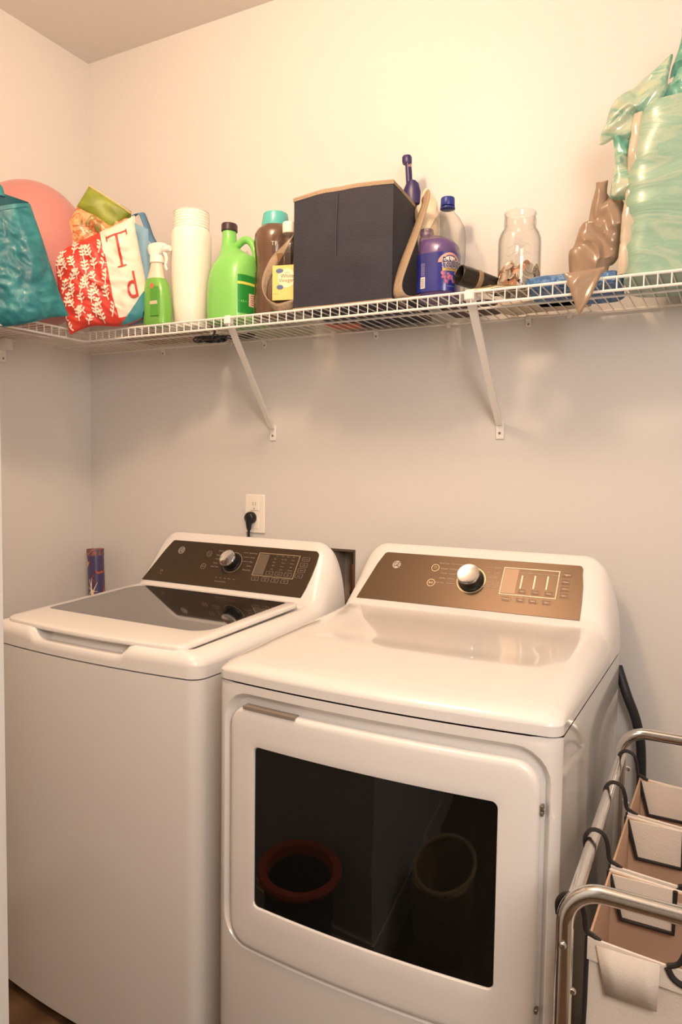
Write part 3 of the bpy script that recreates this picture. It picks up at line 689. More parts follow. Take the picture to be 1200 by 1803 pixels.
for s_, u0, v0, sz in (('T', .78, .27, 0), ('d', .845, .68, .40)):
    if s_ == 'T':
        tv = []; tf = []
        def bar(xa, ya, xb, yb):
            for i in range(10):
                k2 = len(tv); t0_, t1_ = i/10, (i+1)/10
                qs_ = ((xa, ya+(yb-ya)*t0_), (xb, ya+(yb-ya)*t0_), (xb, ya+(yb-ya)*t1_), (xa, ya+(yb-ya)*t1_)) if yb-ya > xb-xa else ((xa+(xb-xa)*t0_, ya), (xa+(xb-xa)*t1_, ya), (xa+(xb-xa)*t1_, yb), (xa+(xb-xa)*t0_, yb))
                for q_ in qs_: tv.append(Vector((*q_, 0)))
                tf.append((k2, k2+1, k2+2, k2+3))
        bar(-.14, .150, .14, .164); bar(-.145, .115, -.130, .175); bar(.130, .115, .145, .175); bar(-.017, -.19, .017, .155); bar(-.060, -.2, .060, -.186)
    else: tv, tf = text_mesh(s_, sz, 'CENTER', 0, 0, 0, .8)
    k = len(mb.v)
    for a in tv: mb.v.append(f(min(.995, u0+a.x*.85), v0-a.y*.95, 1, .0035)-t.location)
    mb.f += [tuple(i+k for i in q) for q in tf]
mb.out('printed_letters', pmat('letter_red', (.50, .05, .03), .5), t, False)
t = thing('shopping_bag', 'pale blue bag with a folded strap behind the white side of the red patterned bag', 'bag', (.47, -.24, S+.004))
bl = pmat('light_blue_cloth', (.20, .38, .50), .6, bump=.1, bscale=60)
f_, V, F, U, n = pillow([(.425, -.27, 2.115), (.505, -.25, 2.075), (.535, -.25, 1.81), (.445, -.27, 1.80)], .04, amp=.005, seed=15, nu=16, nv=20); obj('bag_body', bulge(V, t), F, bl, t)
mb = MB(); hp = spline([(.425, -.258, 2.10), (.436, -.245, 2.128), (.462, -.235, 2.138), (.480, -.235, 2.110), (.498, -.232, 2.065), (.522, -.230, 2.030)], 6)
mb.rings([[p-t.location+Vector((0, .012, 0)), p-t.location+Vector((.004, -.016, -.012))] for p in hp], closed=False); ho = mb.out('handle', pmat('blue_strap', (.09, .22, .36), .6), t); ho.modifiers.new('s', 'SOLIDIFY').thickness = .002
MB().box(.438, .462, -.262, -.258, 2.085, 2.118, .001, Matrix.Translation(-t.location)).out('tag', pmat('tag_white', (.85, .8, .7), .5), t)

# green spray bottle
def sprayer(name, label, x, y, bodym, sc=1.0, rot=0, cat='bottle', detail=True):
    t = thing(name, label, cat, (x, y, TOP), rot)
    MB().loft([(0, 0, 0, .040*sc, .026*sc, 2.6), (0, 0, .004, .044*sc, .029*sc, 2.8), (0, 0, .05, .045*sc, .029*sc, 2.8), (-.002, 0, .10, .042*sc, .028*sc, 2.6), (-.004, 0, .128, .037*sc, .026*sc, 2.4), (-.006, 0, .142, .030*sc, .022*sc, 2.2)]).out('bottle_body', bodym, t)
    MB().loft([(-.006, 0, .139, .029*sc, .021*sc, 2.2), (-.006, 0, .152, .026*sc, .019*sc, 2.1), (-.004, 0, .18, .020*sc, .016*sc, 2), (-.003, 0, .193, .018*sc, .016*sc, 2)]).out('bottle_neck', pmat('neck_cream', (.80, .66, .52), .35), t)
    wp = pmat('sprayer_white', (.88, .84, .76), .35)
    MB().loft([(-.003, 0, .190, .021, .019, 2.2), (-.003, 0, .205, .021, .019, 2.2), (-.004, 0, .212, .019, .017, 2.4), (-.002, 0, .222, .028, .016, 2.8), (.002, 0, .236, .036, .016, 3), (-.002, 0, .246, .030, .014, 2.6), (-.004, 0, .250, .018, .009, 2.4)]).out('spray_head', wp, t)
    MB().tube([(.022, 0, .228), (.043, 0, .229), (.047, 0, .229)], [.010, .010, .008], 12).out('nozzle', wp, t)
    MB().tube(spline([(.026, 0, .219), (.034, 0, .200), (.030, 0, .180), (.036, 0, .165)]), [.006-.003*i/24 for i in range(25)], 8).out('trigger', wp, t)
    return t
gsp = sprayer('spray_bottle', 'small green spray bottle with white head beside the red bag', .567, -.280, bottle_mat('green_spray', (.17, .46, .07), .35))
gsp.scale = (.96, .96, .93)
MB().box(-.002, .030, -.0312, -.029, .025, .112, .001).out('label', pmat('spray_label', (.10, .36, .05), .4), gsp)
mb = MB().box(-.002, .026, -.0318, -.0305, .060, .070); mb.out('label_band', pmat('band_cream', (.62, .55, .38), .5), gsp)
MB().lathe([(.008, 0), (.008, .001), (0, .001)], 16, Matrix.Translation((.006, -.031, .115)) @ Matrix.Rotation(R(90), 4, 'X')).out('label_seal', pmat('seal_red', (.55, .18, .12), .5), gsp)
MB().add([(-.044, -.018, .020), (-.030, -.0265, .032), (-.026, -.029, .048), (-.040, -.022, .036)], [(0, 1, 2, 3)]).out('blue_mark', pmat('mark_navy', (.02, .03, .12), .4), gsp)
# cup stack
t = thing('cup_stack', 'tall white stack of nested cups left of the green jug', 'cups', (.634, -.215, TOP))
cm = pmat('foam_white', (.90, .84, .74), .45, coat=.15)
secs = [(0, 0, 0, .045, .045, 2), (0, 0, .003, .047, .047, 2), (0, 0, .06, .053, .053, 2), (0, 0, .12, .056, .056, 2), (0, 0, .20, .0575, .0575, 2), (0, 0, .245, .0575, .0575, 2), (0, 0, .262, .057, .057, 2), (.0, 0, .272, .053, .053, 2), (0, 0, .277, .050, .050, 2)]
MB().loft(secs, 44).out('stack_body', cm, t)
for k in range(6): MB().lathe([(.0495, 0), (.0505, .001), (.0505, .006), (.0495, .0075)], 44, Matrix.Translation((0.001, 0, .277+k*.0075))).out('cup', cm, t)
MB().lathe([(.050, 0), (.051, .002), (.048, .004), (.044, .0035), (.040, -.02), (0, -.02)], 44, Matrix.Translation((.001, 0, .322)), cap=False).out('cup', cm, t)
t2 = sprayer('spray_bottle', 'white spray bottle mostly hidden between the cup stack and green jug', .700, -.10, pmat('white_bottle', (.82, .74, .62), .4), 1.0, 0)
# green jug
t = thing('detergent_jug', 'bright green jug with handle and black cap', 'jug', (.787, -.196, TOP)); t.scale = (.88, 1, 1)
gj = bottle_mat('lime_green', (.22, .60, .13), .38, .3)
MB().loft([(0, 0, 0, .070, .078, 3.2), (0, 0, .005, .077, .084, 3.4), (0, 0, .05, .078, .085, 3.4), (0, 0, .105, .077, .084, 3.2), (.001, 0, .135, .075, .080, 3), (.004, 0, .16, .071, .072, 2.8), (.005, 0, .178, .063, .060, 2.6), (-.010, 0, .192, .048, .046, 2.4), (-.027, 0, .208, .034, .031, 2.2), (-.0365, 0, .225, .0235, .0225, 2), (-.0365, 0, .258, .021, .021, 2), (-.0365, 0, .266, .0205, .0205, 2)], 52).out('jug_body', gj, t)
MB().tube(spline([(-.012, 0, .216), (.018, 0, .231), (.040, 0, .228), (.060, 0, .205), (.068, 0, .170), (.062, 0, .150)], 8), .0105, 14).out('handle', gj, t)
MB().lathe([(.022, .261), (.0245, .262), (.0245, .279), (.023, .282), (0, .282)], 32, Matrix.Translation((-.0365, 0, 0))).out('cap', pmat('cap_dark', (.045, .022, .03), .4), t)
mb = MB()
LB = [[(.0 + .077*math.copysign(abs(math.cos(a))**.6, math.cos(a))+.0012*math.cos(a), .0845*math.copysign(abs(math.sin(a))**.6, math.sin(a))+.0012*math.sin(a), z) for a in [R(-52+66*i/14) for i in range(15)]] for z in (.018, .05, .085, .12)]
mb.rings(LB, closed=False); lb = mb.out('label', pmat('jug_label_green', (.02, .27, .04), .35, coat=.2), t)
mb = MB(); mb.rings([[(p[0]*1.006, p[1]*1.01, z) for p in LB[0]] for z in (.094, .101)], closed=False); mb.out('label_stripe', pmat('stripe_yellow', (.75, .72, .12), .4), lb)
mb = MB(); mb.rings([[(p[0]*1.006, p[1]*1.012, z) for p in LB[0][7:13]] for z in (.038, .072)], closed=False); mb.out('label_box', pmat('label_cream', (.80, .62, .50), .5), lb)
mb = MB()
for k in range(5): mb.rings([[(p[0]*1.009, p[1]*1.016, z) for p in LB[0][8:12]] for z in (.042+k*.006, .0445+k*.006)], closed=False)
mb.out('label_lines', pmat('lines_red', (.45, .15, .12), .5), lb)
# brown bottle
t = thing('shampoo_bottle', 'large brown bottle with a wide turquoise cap', 'bottle', (.905, -.190, TOP))
br = pmat('brown_translucent', (.13, .070, .038), .2, coat=.6, spec=.6)
MB().lathe([(.050, 0), (.056, .006), (.057, .05), (.0545, .10), (.052, .14), (.053, .165), (.056, .195), (.0575, .215), (.056, .232), (.050, .244), (.040, .252), (.037, .256)], 44).out('bottle_body', br, t)
MB().lathe([(.0375, .252), (.0385, .256), (.0345, .283), (.033, .289), (.028, .292), (0, .293)], 40).out('cap', pmat('turquoise_cap', (.10, .50, .47), .3, coat=.4), t)
mb = MB(); mb.rings([[(r_*math.cos(R(a)), r_*math.sin(R(a)), z) for a in range(170, 236, 6)] for r_, z in ((.0580, .012), (.0578, .05), (.0555, .10), (.0532, .14), (.0545, .17), (.0585, .213))], closed=False)
mb.out('label', ramp_mat('speckled_label', 'noise', [(.3, (.08, .25, .04)), (.45, (.03, .02, .015)), (.52, (.55, .45, .3)), (.6, (.06, .3, .06)), (.7, (.04, .03, .02))], .4, scale=70), t)
tv, tf = text_mesh('TR', .016, 'CENTER'); MB().add([(.0585*math.sin(.55+a.x/.058), -.0585*math.cos(.55+a.x/.058), .195+a.y) for a in tv], tf).out('label_text', printm, t, False)
# vinegar bottle
t = thing('vinegar_bottle', 'clear vinegar bottle with a yellow label between the brown bottle and navy bin', 'bottle', (.995, -.262, TOP), R(14))
vs_ = [(0, 0, 0, .032, .026, 3), (0, 0, .004, .037, .030, 3), (0, 0, .13, .037, .030, 3), (0, 0, .165, .035, .029, 2.8), (0, 0, .185, .030, .026, 2.5), (0, 0, .200, .020, .020, 2), (0, 0, .212, .015, .015, 2)]
MB().loft(vs_).out('bottle_body', clearpl, t)
MB().loft([(0, 0, .004, .0345, .0275, 3), (0, 0, .13, .0345, .0275, 3), (0, 0, .150, .0335, .027, 3)]).out('liquid', thin('vinegar_liquid', (.80, .68, .52), .6, .03), t)
MB().lathe([(.0165, .205), (.0175, .207), (.0175, .230), (.016, .233), (0, .233)], 28).out('cap', pmat('cap_cream', (.86, .80, .70), .4), t)
mb = MB(); mb.box(-.034, .034, -.0318, -.0302, .030, .118, .0006); lb = mb.out('label', pmat('label_yellow', (.80, .60, .20), .45), t)
mb = MB().lathe([(.024, 0), (.024, .0006), (0, .0006)], 32, Matrix.Translation((.005, -.0318, .085)) @ Matrix.Rotation(R(90), 4, 'X')); mb.out('label_oval', pmat('label_oval_cream', (.86, .76, .50), .5), lb)
mb = MB()
for s_, px, pz in (('White', .006, .090), ('Vinegar', .004, .079)):
    tv, tf = text_mesh(s_, .0135, 'CENTER'); mb.add([(a.x+px, -.0328, a.y+pz) for a in tv], tf)
tv, tf = text_mesh('distilled', .004, 'CENTER'); mb.add([(a.x+.006, -.0328, a.y+.099) for a in tv], tf)
tv, tf = text_mesh('32 fl oz', .004, 'LEFT'); mb.add([(a.x-.03, -.0322, a.y+.046) for a in tv], tf)
mb.out('label_text', pmat('text_brown', (.16, .12, .06), .5), lb, False)
for px, pz, rx in ((-.014, .104, .010), (-.013, .063, .009)): MB().loft([(px, 0, 0, rx, .0055, 2), (px, 0, .0009, rx, .0055, 2)], 20, Matrix.Translation((0, -.0322, pz)) @ Matrix.Rotation(R(90), 4, 'X')).out('label_badge', pmat('badge_blue', (.10, .16, .32), .5), lb)

# navy bin
t = thing('storage_bin', 'navy blue fabric storage bin with tan trim and strap handles', 'bin', (1.033, -.300, TOP))
nav = pmat('navy_canvas', (.030, .031, .044), .75, bump=.25, bscale=350, var=.3, vscale=14)
tanm = pmat('tan_webbing', (.36, .27, .18), .8, bump=.3, bscale=200)
bw_, bd_, bh_ = .272, .272, .276
def bin_pt(s_, z):
    # perimeter position 0..4 -> point
    k = int(s_) % 4; q = s_-int(s_)
    cs = [(0, 0), (bw_, 0), (bw_-.005, bd_), (.0, bd_)]
    cs[2] = (bw_-.005-.040*z/bh_, bd_)
    a, b2 = cs[k], cs[(k+1) % 4]; x = a[0]+(b2[0]-a[0])*q; y = a[1]+(b2[1]-a[1])*q
    e = math.sin(q*math.pi); h = z
    bulge_ = .006*e*math.sin(z/bh_*math.pi)
    if k == 0: y -= bulge_
    if k == 1: x += bulge_
    w1 = .0035*nz((x*9, y*9, z*9), 2.0, 4)*math.sin(q*math.pi)
    return x+(w1 if k % 2 else 0), y+(w1*1.8 if k % 2 == 0 else 0)
def toph(s_):
    k = int(s_) % 4; q = s_-int(s_)
    return bh_ + ((.010*math.sin(q*math.pi)*(1-.3*q)) if k == 0 else (.022*q if k == 1 else (.022 if k == 2 else .022*(1-q))))
per = [i/12 for i in range(48)]; Rg = []
for j in range(15):
    Rg.append([(*bin_pt(s_, bh_*j/14), toph(s_)*j/14) for s_ in per])
mb = MB(); mb.rings(Rg, cap0=True)
inn = [[(bw_/2+(p[0]-bw_/2)*.98, bd_/2+(p[1]-bd_/2)*.965, p[2]) for p in Rg[-1]], [(bw_/2+(p[0]-bw_/2)*.97, bd_/2+(p[1]-bd_/2)*.95, .02) for p in Rg[-1]]]
mb.rings([Rg[-1]]+inn, cap1=True); mb.out('bin_body', nav, t)
mb = MB()
def off_ring(z0, o): return [(bw_/2+(p[0]-bw_/2)*(1+o/(bw_/2)), bd_/2+(p[1]-bd_/2)*(1+o/(bd_/2)), p[2]+z0) for p in Rg[-1]]
mb.rings([off_ring(-.009, .0015), off_ring(-.001, .002), off_ring(.0015, 0), off_ring(-.001, -.007), off_ring(-.009, -.007)]); mb.out('top_trim', tanm, t)
mb = MB().tube([(*bin_pt(s_, 0), -.0005+.003) for s_ in per], .0025, 6, closed=True); mb.out('bottom_trim', tanm, t)
mb = MB().tube([(bw_*.46, -.0035-.006*math.sin(z_/bh_*math.pi), z_) for z_ in [.12+.15*i/8 for i in range(9)]], .0011, 5); mb.out('seam', pmat('navy_seam', (.05, .06, .09), .8), t)
def ribbon(name, pts, wdir, wd, m, parent, tw=None):
    hp = spline(pts, 8); mb = MB(); rg = []
    for i, p in enumerate(hp):
        q = i/(len(hp)-1); wv = Vector(wdir[0]).lerp(Vector(wdir[1]), q) if q < .5 or len(wdir) < 3 else Vector(wdir[1]).lerp(Vector(wdir[2]), (q-.5)*2)
        if len(wdir) == 3 and q < .5: wv = Vector(wdir[0]).lerp(Vector(wdir[1]), q*2)
        wv.normalize(); rg.append([p-wv*wd/2, p-wv*wd/6, p+wv*wd/6, p+wv*wd/2])
    mb.rings(rg, closed=False); o = mb.out(name, m, parent); s_ = o.modifiers.new('s', 'SOLIDIFY'); s_.thickness = .0022; return o
ribbon('handle', [(-.002, .04, .225), (-.030, .02, .180), (-.066, .006, .125), (-.086, .0, .075), (-.075, -.004, .032), (-.040, -.006, .008), (-.004, .02, .022)], [(-.5, .75, -.3), (-.25, -.6, .75), (.1, -.55, .8)], .026, tanm, t)
ribbon('handle', [(bw_-.012, .185, .22), (bw_+.004, .165, .272), (bw_+.030, .125, .280), (bw_+.047, .085, .245), (bw_+.040, .05, .17), (bw_+.022, .02, .085), (bw_+.012, .005, .028), (bw_+.026, .012, .004), (bw_+.050, .05, .02), (bw_+.040, .10, .08)], [(.3, -.8, .2), (.93, -.3, .28), (.85, -.5, .1)], .034, tanm, t)
# handle tool behind the bin
t = thing('squeegee', 'dark purple handled tool sticking up out of the navy bin', 'tool', (1.254, -.085, TOP+.024))
pur = pmat('purple_plastic', (.035, .025, .11), .35)
MB().tube([(.010, 0, 0), (.008, 0, .20), (-.002, 0, .325), (-.0060, 0, .376), (-.007, 0, .389)], [.009, .009, .0085, .0085, .0085], 14).out('handle', pur, t)
MB().loft([(-.009, 0, .376, .0115, .010, 2.6), (-.0095, 0, .381, .0125, .011, 2.6), (-.010, 0, .393, .0125, .011, 2.6), (-.010, 0, .397, .010, .009, 2.4)], 24).out('handle_end', pur, t)
MB().tube([(-.002, -.004, .368), (.004, -.006, .368)], .004, 8).out('button', pmat('button_rose', (.5, .3, .3), .4), t)
MB().loft([(.006, 0, .27, .022, .014, 2), (.004, 0, .300, .026, .016, 2), (.006, 0, .322, .018, .012, 2), (.006, 0, .33, .010, .010, 2)], 24).out('collar', pur, t)
t = thing('duster', 'fluffy cream duster head poking out of the back right corner of the navy bin', 'duster', (1.298, -.075, TOP+.11))
mb = MB().lathe([(.036*math.sin(math.pi*i/24)**.8 if 0 < i < 24 else 0, .225*i/24) for i in range(25)], 28, cap=False)
mb.v = [v+Vector((nz(v, 40, 1), nz(v, 40, 2), nz(v, 40, 3)))*.006 for v in mb.v]; mb.out('duster_head', pmat('fluff_cream', (.82, .66, .46), .95, sheen=.5), t)
# clear bottle with blue cap
t = thing('water_bottle', 'clear empty bottle with a blue cap behind the purple cleaner bottle', 'bottle', (1.363, -.095, TOP))
MB().lathe([(.040, 0), (.047, .008), (.048, .06), (.046, .11), (.048, .16), (.048, .19), (.044, .215), (.032, .238), (.020, .252), (.0145, .262), (.0145, .274)], 40, cap=False).out('bottle_body', clearpl, t)
MB().lathe([(.0175, .270), (.018, .271), (.0178, .288), (.0165, .291), (0, .291)], 28).out('cap', pmat('cap_blue', (.025, .045, .28), .35), t)
MB().lathe([(.0165, .262), (.019, .263), (.019, .267), (.0165, .268)], 28).out('neck_ring', MATS['cap_blue'], t)
# purple cleaner
t = thing('cleaner_bottle', 'purple cleaner bottle with a blue printed label right of the navy bin', 'bottle', (1.396, -.235, TOP), 0)
FA, FB, FE = .049, .044, 2.6
fs = [(0, 0, 0, .044, .038, 2.6), (0, 0, .004, .048, .042, 2.6), (0, 0, .02, FA, FB, FE), (0, 0, .105, FA, FB, FE), (-.001, 0, .125, .047, .041, 2.6), (-.007, 0, .138, .042, .034, 2.4), (-.019, 0, .149, .029, .025, 2.2), (-.030, 0, .156, .017, .016, 2), (-.032, 0, .172, .014, .014, 2)]
MB().loft(fs, 56).out('bottle_body', thin('purple_plastic_skin', (.80, .74, .90), 1.3, .03, (.30, .22, .45), .10), t)
MB().loft([(s_[0], 0, s_[2]+.002, s_[3]-.003, s_[4]-.003, s_[5]) for s_ in fs[:6]], 40).out('liquid', pmat('purple_liquid', (.16, .10, .24), .15, spec=.5), t)
MB().tube([(-.032, 0, .158+i*.004) for i in range(4)], [.0155, .0165, .0155, .0165], 24).out('neck_thread', clearpl, t)
def fpt(th, z, o=.0012):
    c, s_ = math.cos(th), math.sin(th); return Vector(((FA+o)*math.copysign(abs(c)**(2/FE), c), (FB+o)*math.copysign(abs(s_)**(2/FE), s_), z))
def fpatch(name, a0, a1, z0, z1, m, par, o=.0012, n_=20):
    mb = MB(); mb.rings([[fpt(R(a0+(a1-a0)*i/n_), z, o) for i in range(n_+1)] for z in (z0, (z0+z1)/2, z1)], closed=False); return mb.out(name, m, par)
lab = fpatch('label', -170, 25, .016, .104, ramp_mat('label_blue', 'noise', [(.3, (.012, .015, .16)), (.55, (.02, .03, .26)), (.75, (.03, .13, .40))], .3, coat=.4, scale=14, dist=.5), t, n_=48)
fpatch('barcode_patch', -118, -103, .024, .050, pmat('white_print', (.85, .78, .72), .4), lab, .0018)
mb = MB()
for k in range(7): mb.rings([[fpt(R(a), z, .0022) for a in (-116, -111, -105)] for z in (.027+k*.003, .0282+k*.003)], closed=False)
mb.out('barcode_lines', pmat('ink_dark', (.05, .03, .08), .5), lab)
mb = MB()
for k in range(9): mb.rings([[fpt(R(a), z, .0018) for a in (-117, -110, -104)] for z in (.054+k*.0032, .0552+k*.0032)], closed=False)
mb.out('fine_print', pmat('fine_print_blue', (.30, .30, .55), .5), lab)
mb = MB(); mb.rings([[fpt(R(-40+rr_*math.cos(R(q))*38), .080+rr_*math.sin(R(q))*.022, .0016+.0002*rr_) for q in range(0, 181, 9)] for rr_ in (.74, 1.0)], closed=False); mb.out('rainbow_arch', pmat('arch_pink', (.70, .35, .28), .4), lab)
mb = MB(); mb.rings([[fpt(R(-40+rr_*math.cos(R(q))*38), .078+rr_*math.sin(R(q))*.022, .0016) for q in range(-20, 201, 10)] for rr_ in (0.02, .72)], closed=False); mb.out('logo_white', pmat('white_print', (.85, .78, .72)), lab)
def wrap_text(s_, a0, z, size, m, name, o, sh=0, bold=0, da=1.0):
    tv, tf = text_mesh(s_, size, 'CENTER', 0, sh, bold, .82); mb = MB(); mb.add([fpt(R(a0)+v_.x/.049*da, z+v_.y, o) for v_ in tv], tf); return mb.out(name, m, lab, False)
wrap_text('Fabuloso', -26, .0790, .033, pmat('white_print', (.9, .85, .8)), 'logo_outline', .0020, 0, .0016, .72)
wrap_text('Fabuloso', -26, .0790, .033, MATS['ink_dark'], 'logo_text', .0028, 0, .0004, .72)
fpatch('banner', -66, -8, .0605, .0665, pmat('banner_gold', (.60, .42, .10), .4), lab, .0019)
wrap_text('ANTIBACTERIAL', -38, .0635, .0056, MATS['ink_dark'], 'banner_text', .0027)
mb = MB(); random.seed(11)
for k in range(16):
    a_, z_ = random.uniform(-66, -18), random.uniform(.034, .056)
    rr_ = random.uniform(.003, .0055); c_ = fpt(R(a_), z_, .002); mb.loft([(0, 0, 0, rr_, rr_, 2), (0, 0, .0008, rr_*.7, rr_*.7, 2)], 8, Matrix.Translation(c_) @ Vector((c_.x, c_.y, 0)).to_track_quat('Z', 'Y').to_matrix().to_4x4())
mb.out('flower_print', pmat('flower_plum', (.42, .14, .26), .45), lab)
wrap_text('2X Concentrated', -42, .026, .005, MATS['fine_print_blue'], 'small_text', .0022)
# black nozzle
t = thing('vacuum_nozzle', 'black tubular nozzle with open flared end lying left of the coin jar', 'nozzle', (1.475, -.275, S+.003))
ax = (Vector((1.545, -.195, S+.026))-Vector((1.468, -.285, S+.046)))
Mn = Matrix.Translation(Vector((1.466, -.288, S+.048))-t.location) @ ax.to_track_quat('Z', 'Y').to_matrix().to_4x4()
mb = MB(); mb.lathe([(.0, .03), (.014, .028), (.0185, .004), (.0195, .0), (.0225, .002), (.023, .02), (.0215, .05), (.0205, .052), (.0215, .054), (.020, .09), (.016, .12), (.0, .12)], 28, Mn, cap=False); mb.out('nozzle_body', pmat('glossy_black', (.018, .014, .010), .25), t)
MB().lathe([(.0222, .040), (.0232, .042), (.0232, .050), (.0222, .052)], 28, Mn).out('ring', pmat('taupe_ring', (.25, .17, .10), .35), t)
mb = MB().tube(spline([(.09, .03, .03), (.10, .05, .02), (.075, .09, .018), (.05, .07, .015)], 6), .007, 8); mb.out('cord', pmat('glossy_black', (0, 0, 0)), t)
# coin jar
jc = Vector((1.582, -.215, TOP)); t = thing('glass_jar', 'open clear glass jar half filled with coins', 'jar', jc)
jr = .0475
MB().lathe([(.0, .002), (.040, .002), (.0455, .006), (jr, .014), (jr, .118), (.0465, .128), (.042, .140), (.0355, .150), (.034, .154), (.036, .156), (.036, .159), (.0342, .161), (.036, .165), (.036, .168), (.0342, .170), (.0345, .178), (.036, .181), (.0355, .184),
            (.0335, .184), (.0325, .180), (.0320, .156), (.0335, .150), (.040, .139), (.0445, .127), (jr-.0022, .117), (jr-.0022, .014), (.040, .0045), (0, .0045)], 56, cap=False).out('jar_body', glass, t)
mb = MB()
for zz in (.056, .082, .10): mb.tube([(jr*math.cos(R(a)), jr*math.sin(R(a)), zz+.004*math.sin(a*.2)) for a in range(-110, -40, 5)], .0009, 5)
mb.out('embossing', glass, t)
cop = pmat('coin_copper', (.55, .27, .15), .4, metal=.55); sil = pmat('coin_silver', (.72, .64, .54), .35, metal=.55); dco = pmat('coin_brown', (.34, .19, .12), .45, metal=.4)
protos = []
for (m_, r_) in ((cop, .0097), (sil, .0108), (dco, .0097), (sil, .0121), (sil, .009)):
    o = MB().lathe([(r_, 0), (r_, .0011), (r_*.88, .0013), (r_*.86, .0011), (0, .0011)], 20).out('coin', m_); protos.append(o)
random.seed(21)
def coin_tag(o): tag(o, 'small coin in the pile inside the glass jar', 'coin', 'coins in the glass jar')
cnt = 0
for lay in range(7):
    for k in range(20):
        outer = k < 13
        rad = (jr-.0065) if outer else (jr-.016)*math.sqrt(random.uniform(0, 1))
        z_ = .012+lay*.0082+random.uniform(-.003, .003)
        if lay >= 6 and not (k % 2): continue
        a = (k+.5*(lay % 2))/13*2*math.pi+random.uniform(-.1, .1) if outer else random.uniform(0, 2*math.pi)
        pr = protos[random.choice((0, 0, 2, 1, 4, 1, 3))]
        o = pr if not pr.get('label') else pr.copy()
        if o is not pr: col.objects.link(o)
        coin_tag(o)
        nrm = Vector((math.cos(a+random.uniform(-.7, .7)), math.sin(a+random.uniform(-.7, .7)), random.uniform(-.2, .8) if outer else random.uniform(.6, 3))).normalized()
        o.rotation_mode = 'QUATERNION'; o.rotation_quaternion = nrm.to_track_quat('Z', 'Y')
        if outer and abs(nrm.z) > .5: rad = jr-.0135
        o.location = jc+Vector((rad*math.cos(a), rad*math.sin(a), max(.0125, z_))); cnt += 1
for pr in protos:
    if not pr.get('label'): bpy.data.objects.remove(pr)
# brown plastic bag
t = thing('plastic_bag', 'crumpled tan plastic grocery bag leaning on the paper towel pack', 'bag', (1.76, -.21, TOP))
bp_ = thin('tan_film', (.66, .54, .42), 1.3, .2, (.40, .285, .195), .72)
f, V, F, U, n = pillow([(1.752, -.215, 2.005), (1.825, -.205, 1.965), (1.782, -.235, 1.79), (1.692, -.235, 1.79)], .055, nu=44, nv=50, amp=.012, edge=.017, seed=22, freq=26, an=(1, .55, .30), curve=lambda u, v: Vector((-.012*math.sin(v*math.pi)*(1-u), 0, -.018*abs(math.sin(u*6))*(1-v))))
obj('bag_film', bulge(V, t), F, bp_, t)
f, V, F, U, n = pillow([(1.745, -.225, 2.01), (1.768, -.222, 2.01), (1.775, -.228, 1.93), (1.742, -.232, 1.93)], .022, nu=14, nv=20, amp=.005, edge=.012, seed=25, freq=30, an=(1, .2, .3))
obj('bag_handle', bulge(V, t), F, bp_, t)
f, V, F, U, n = pillow([(1.705, -.318, 1.800), (1.785, -.315, 1.805), (1.762, -.331, 1.745), (1.740, -.333, 1.706)], .014, nu=20, nv=20, amp=.005, seed=28, freq=34, an=(1, -.5, .3))
obj('bag_tail', bulge(V, t), F, bp_, t)
# towel pack
t = thing('paper_towel_pack', 'teal and white plastic wrapped paper towel pack at the right end of the shelf', 'pack', (1.98, -.18, TOP))
tp = ramp_mat('teal_wrap', 'noise', [(.30, (.18, .37, .27)), (.42, (.30, .45, .34)), (.5, (.24, .41, .31)), (.58, (.36, .47, .35)), (.72, (.22, .40, .30))], .34, coat=.35, scale=5, dist=2.5, bump=.25, vscale=(.8, 1, 3.2))
mb = MB(); Rg = []
for j in range(29):
    z_ = .345*j/28; q = j/28
    a_ = .165+.006*math.sin(q*math.pi); 
    if q > .90: a_ -= .03*((q-.9)/.1)**2
    ring = []
    for k in range(72):
        th = 2*math.pi*k/72; c_, s_ = math.cos(th), math.sin(th)
        x_ = a_*math.copysign(abs(c_)**(2/6), c_); y_ = (.112+.004*math.sin(q*3))*math.copysign(abs(s_)**(2/6), s_)
        w1 = .0065*nz((x_*6, y_*6, z_*13), 2.2, 5)+.003*nz((x_*3, y_, z_*30), 2, 7)
        ring.append((x_*(1+w1*6)+.012*(1-q)*-.3+.012*q*(1 if c_ < 0 else 0), y_*(1+w1*8), z_+(.012*math.sin(q*math.pi*.5)*nz((x_*12, y_*12, 0), 1, 3))))
    Rg.append(ring)
mb.rings(Rg, True, True); mb.out('wrapped_rolls', tp, t)
crk = ramp_mat('streaked_wrap', 'noise', [(.35, (.60, .62, .44)), (.5, (.45, .58, .42)), (.58, (.22, .46, .34)), (.7, (.66, .62, .46))], .18, coat=.8, scale=9, dist=2, alpha=.86, vscale=(1, 1, 2))
tpt = ramp_mat('teal_film', 'noise', [(.35, (.10, .32, .24)), (.55, (.16, .42, .32)), (.7, (.38, .52, .40))], .22, coat=.8, scale=12, dist=2)
L_ = t.location
f, V, F, U, n = pillow([(1.905, -.24, 2.215), (2.02, -.22, 2.30), (2.05, -.20, 2.12), (1.835, -.235, 2.10)], .04, nu=34, nv=30, amp=.012, edge=.017, seed=31, freq=30, an=(.6, -.45, .5)); obj('top_wrap', bulge(V, t), F, tpt, t)
f, V, F, U, n = pillow([(1.903, -.245, 2.275), (1.99, -.235, 2.32), (1.98, -.23, 2.19), (1.885, -.24, 2.185)], .02, nu=24, nv=24, amp=.012, edge=.017, seed=34, freq=30, an=(.6, -.45, .5)); obj('top_wrap', bulge(V, t), F, tpt, t)
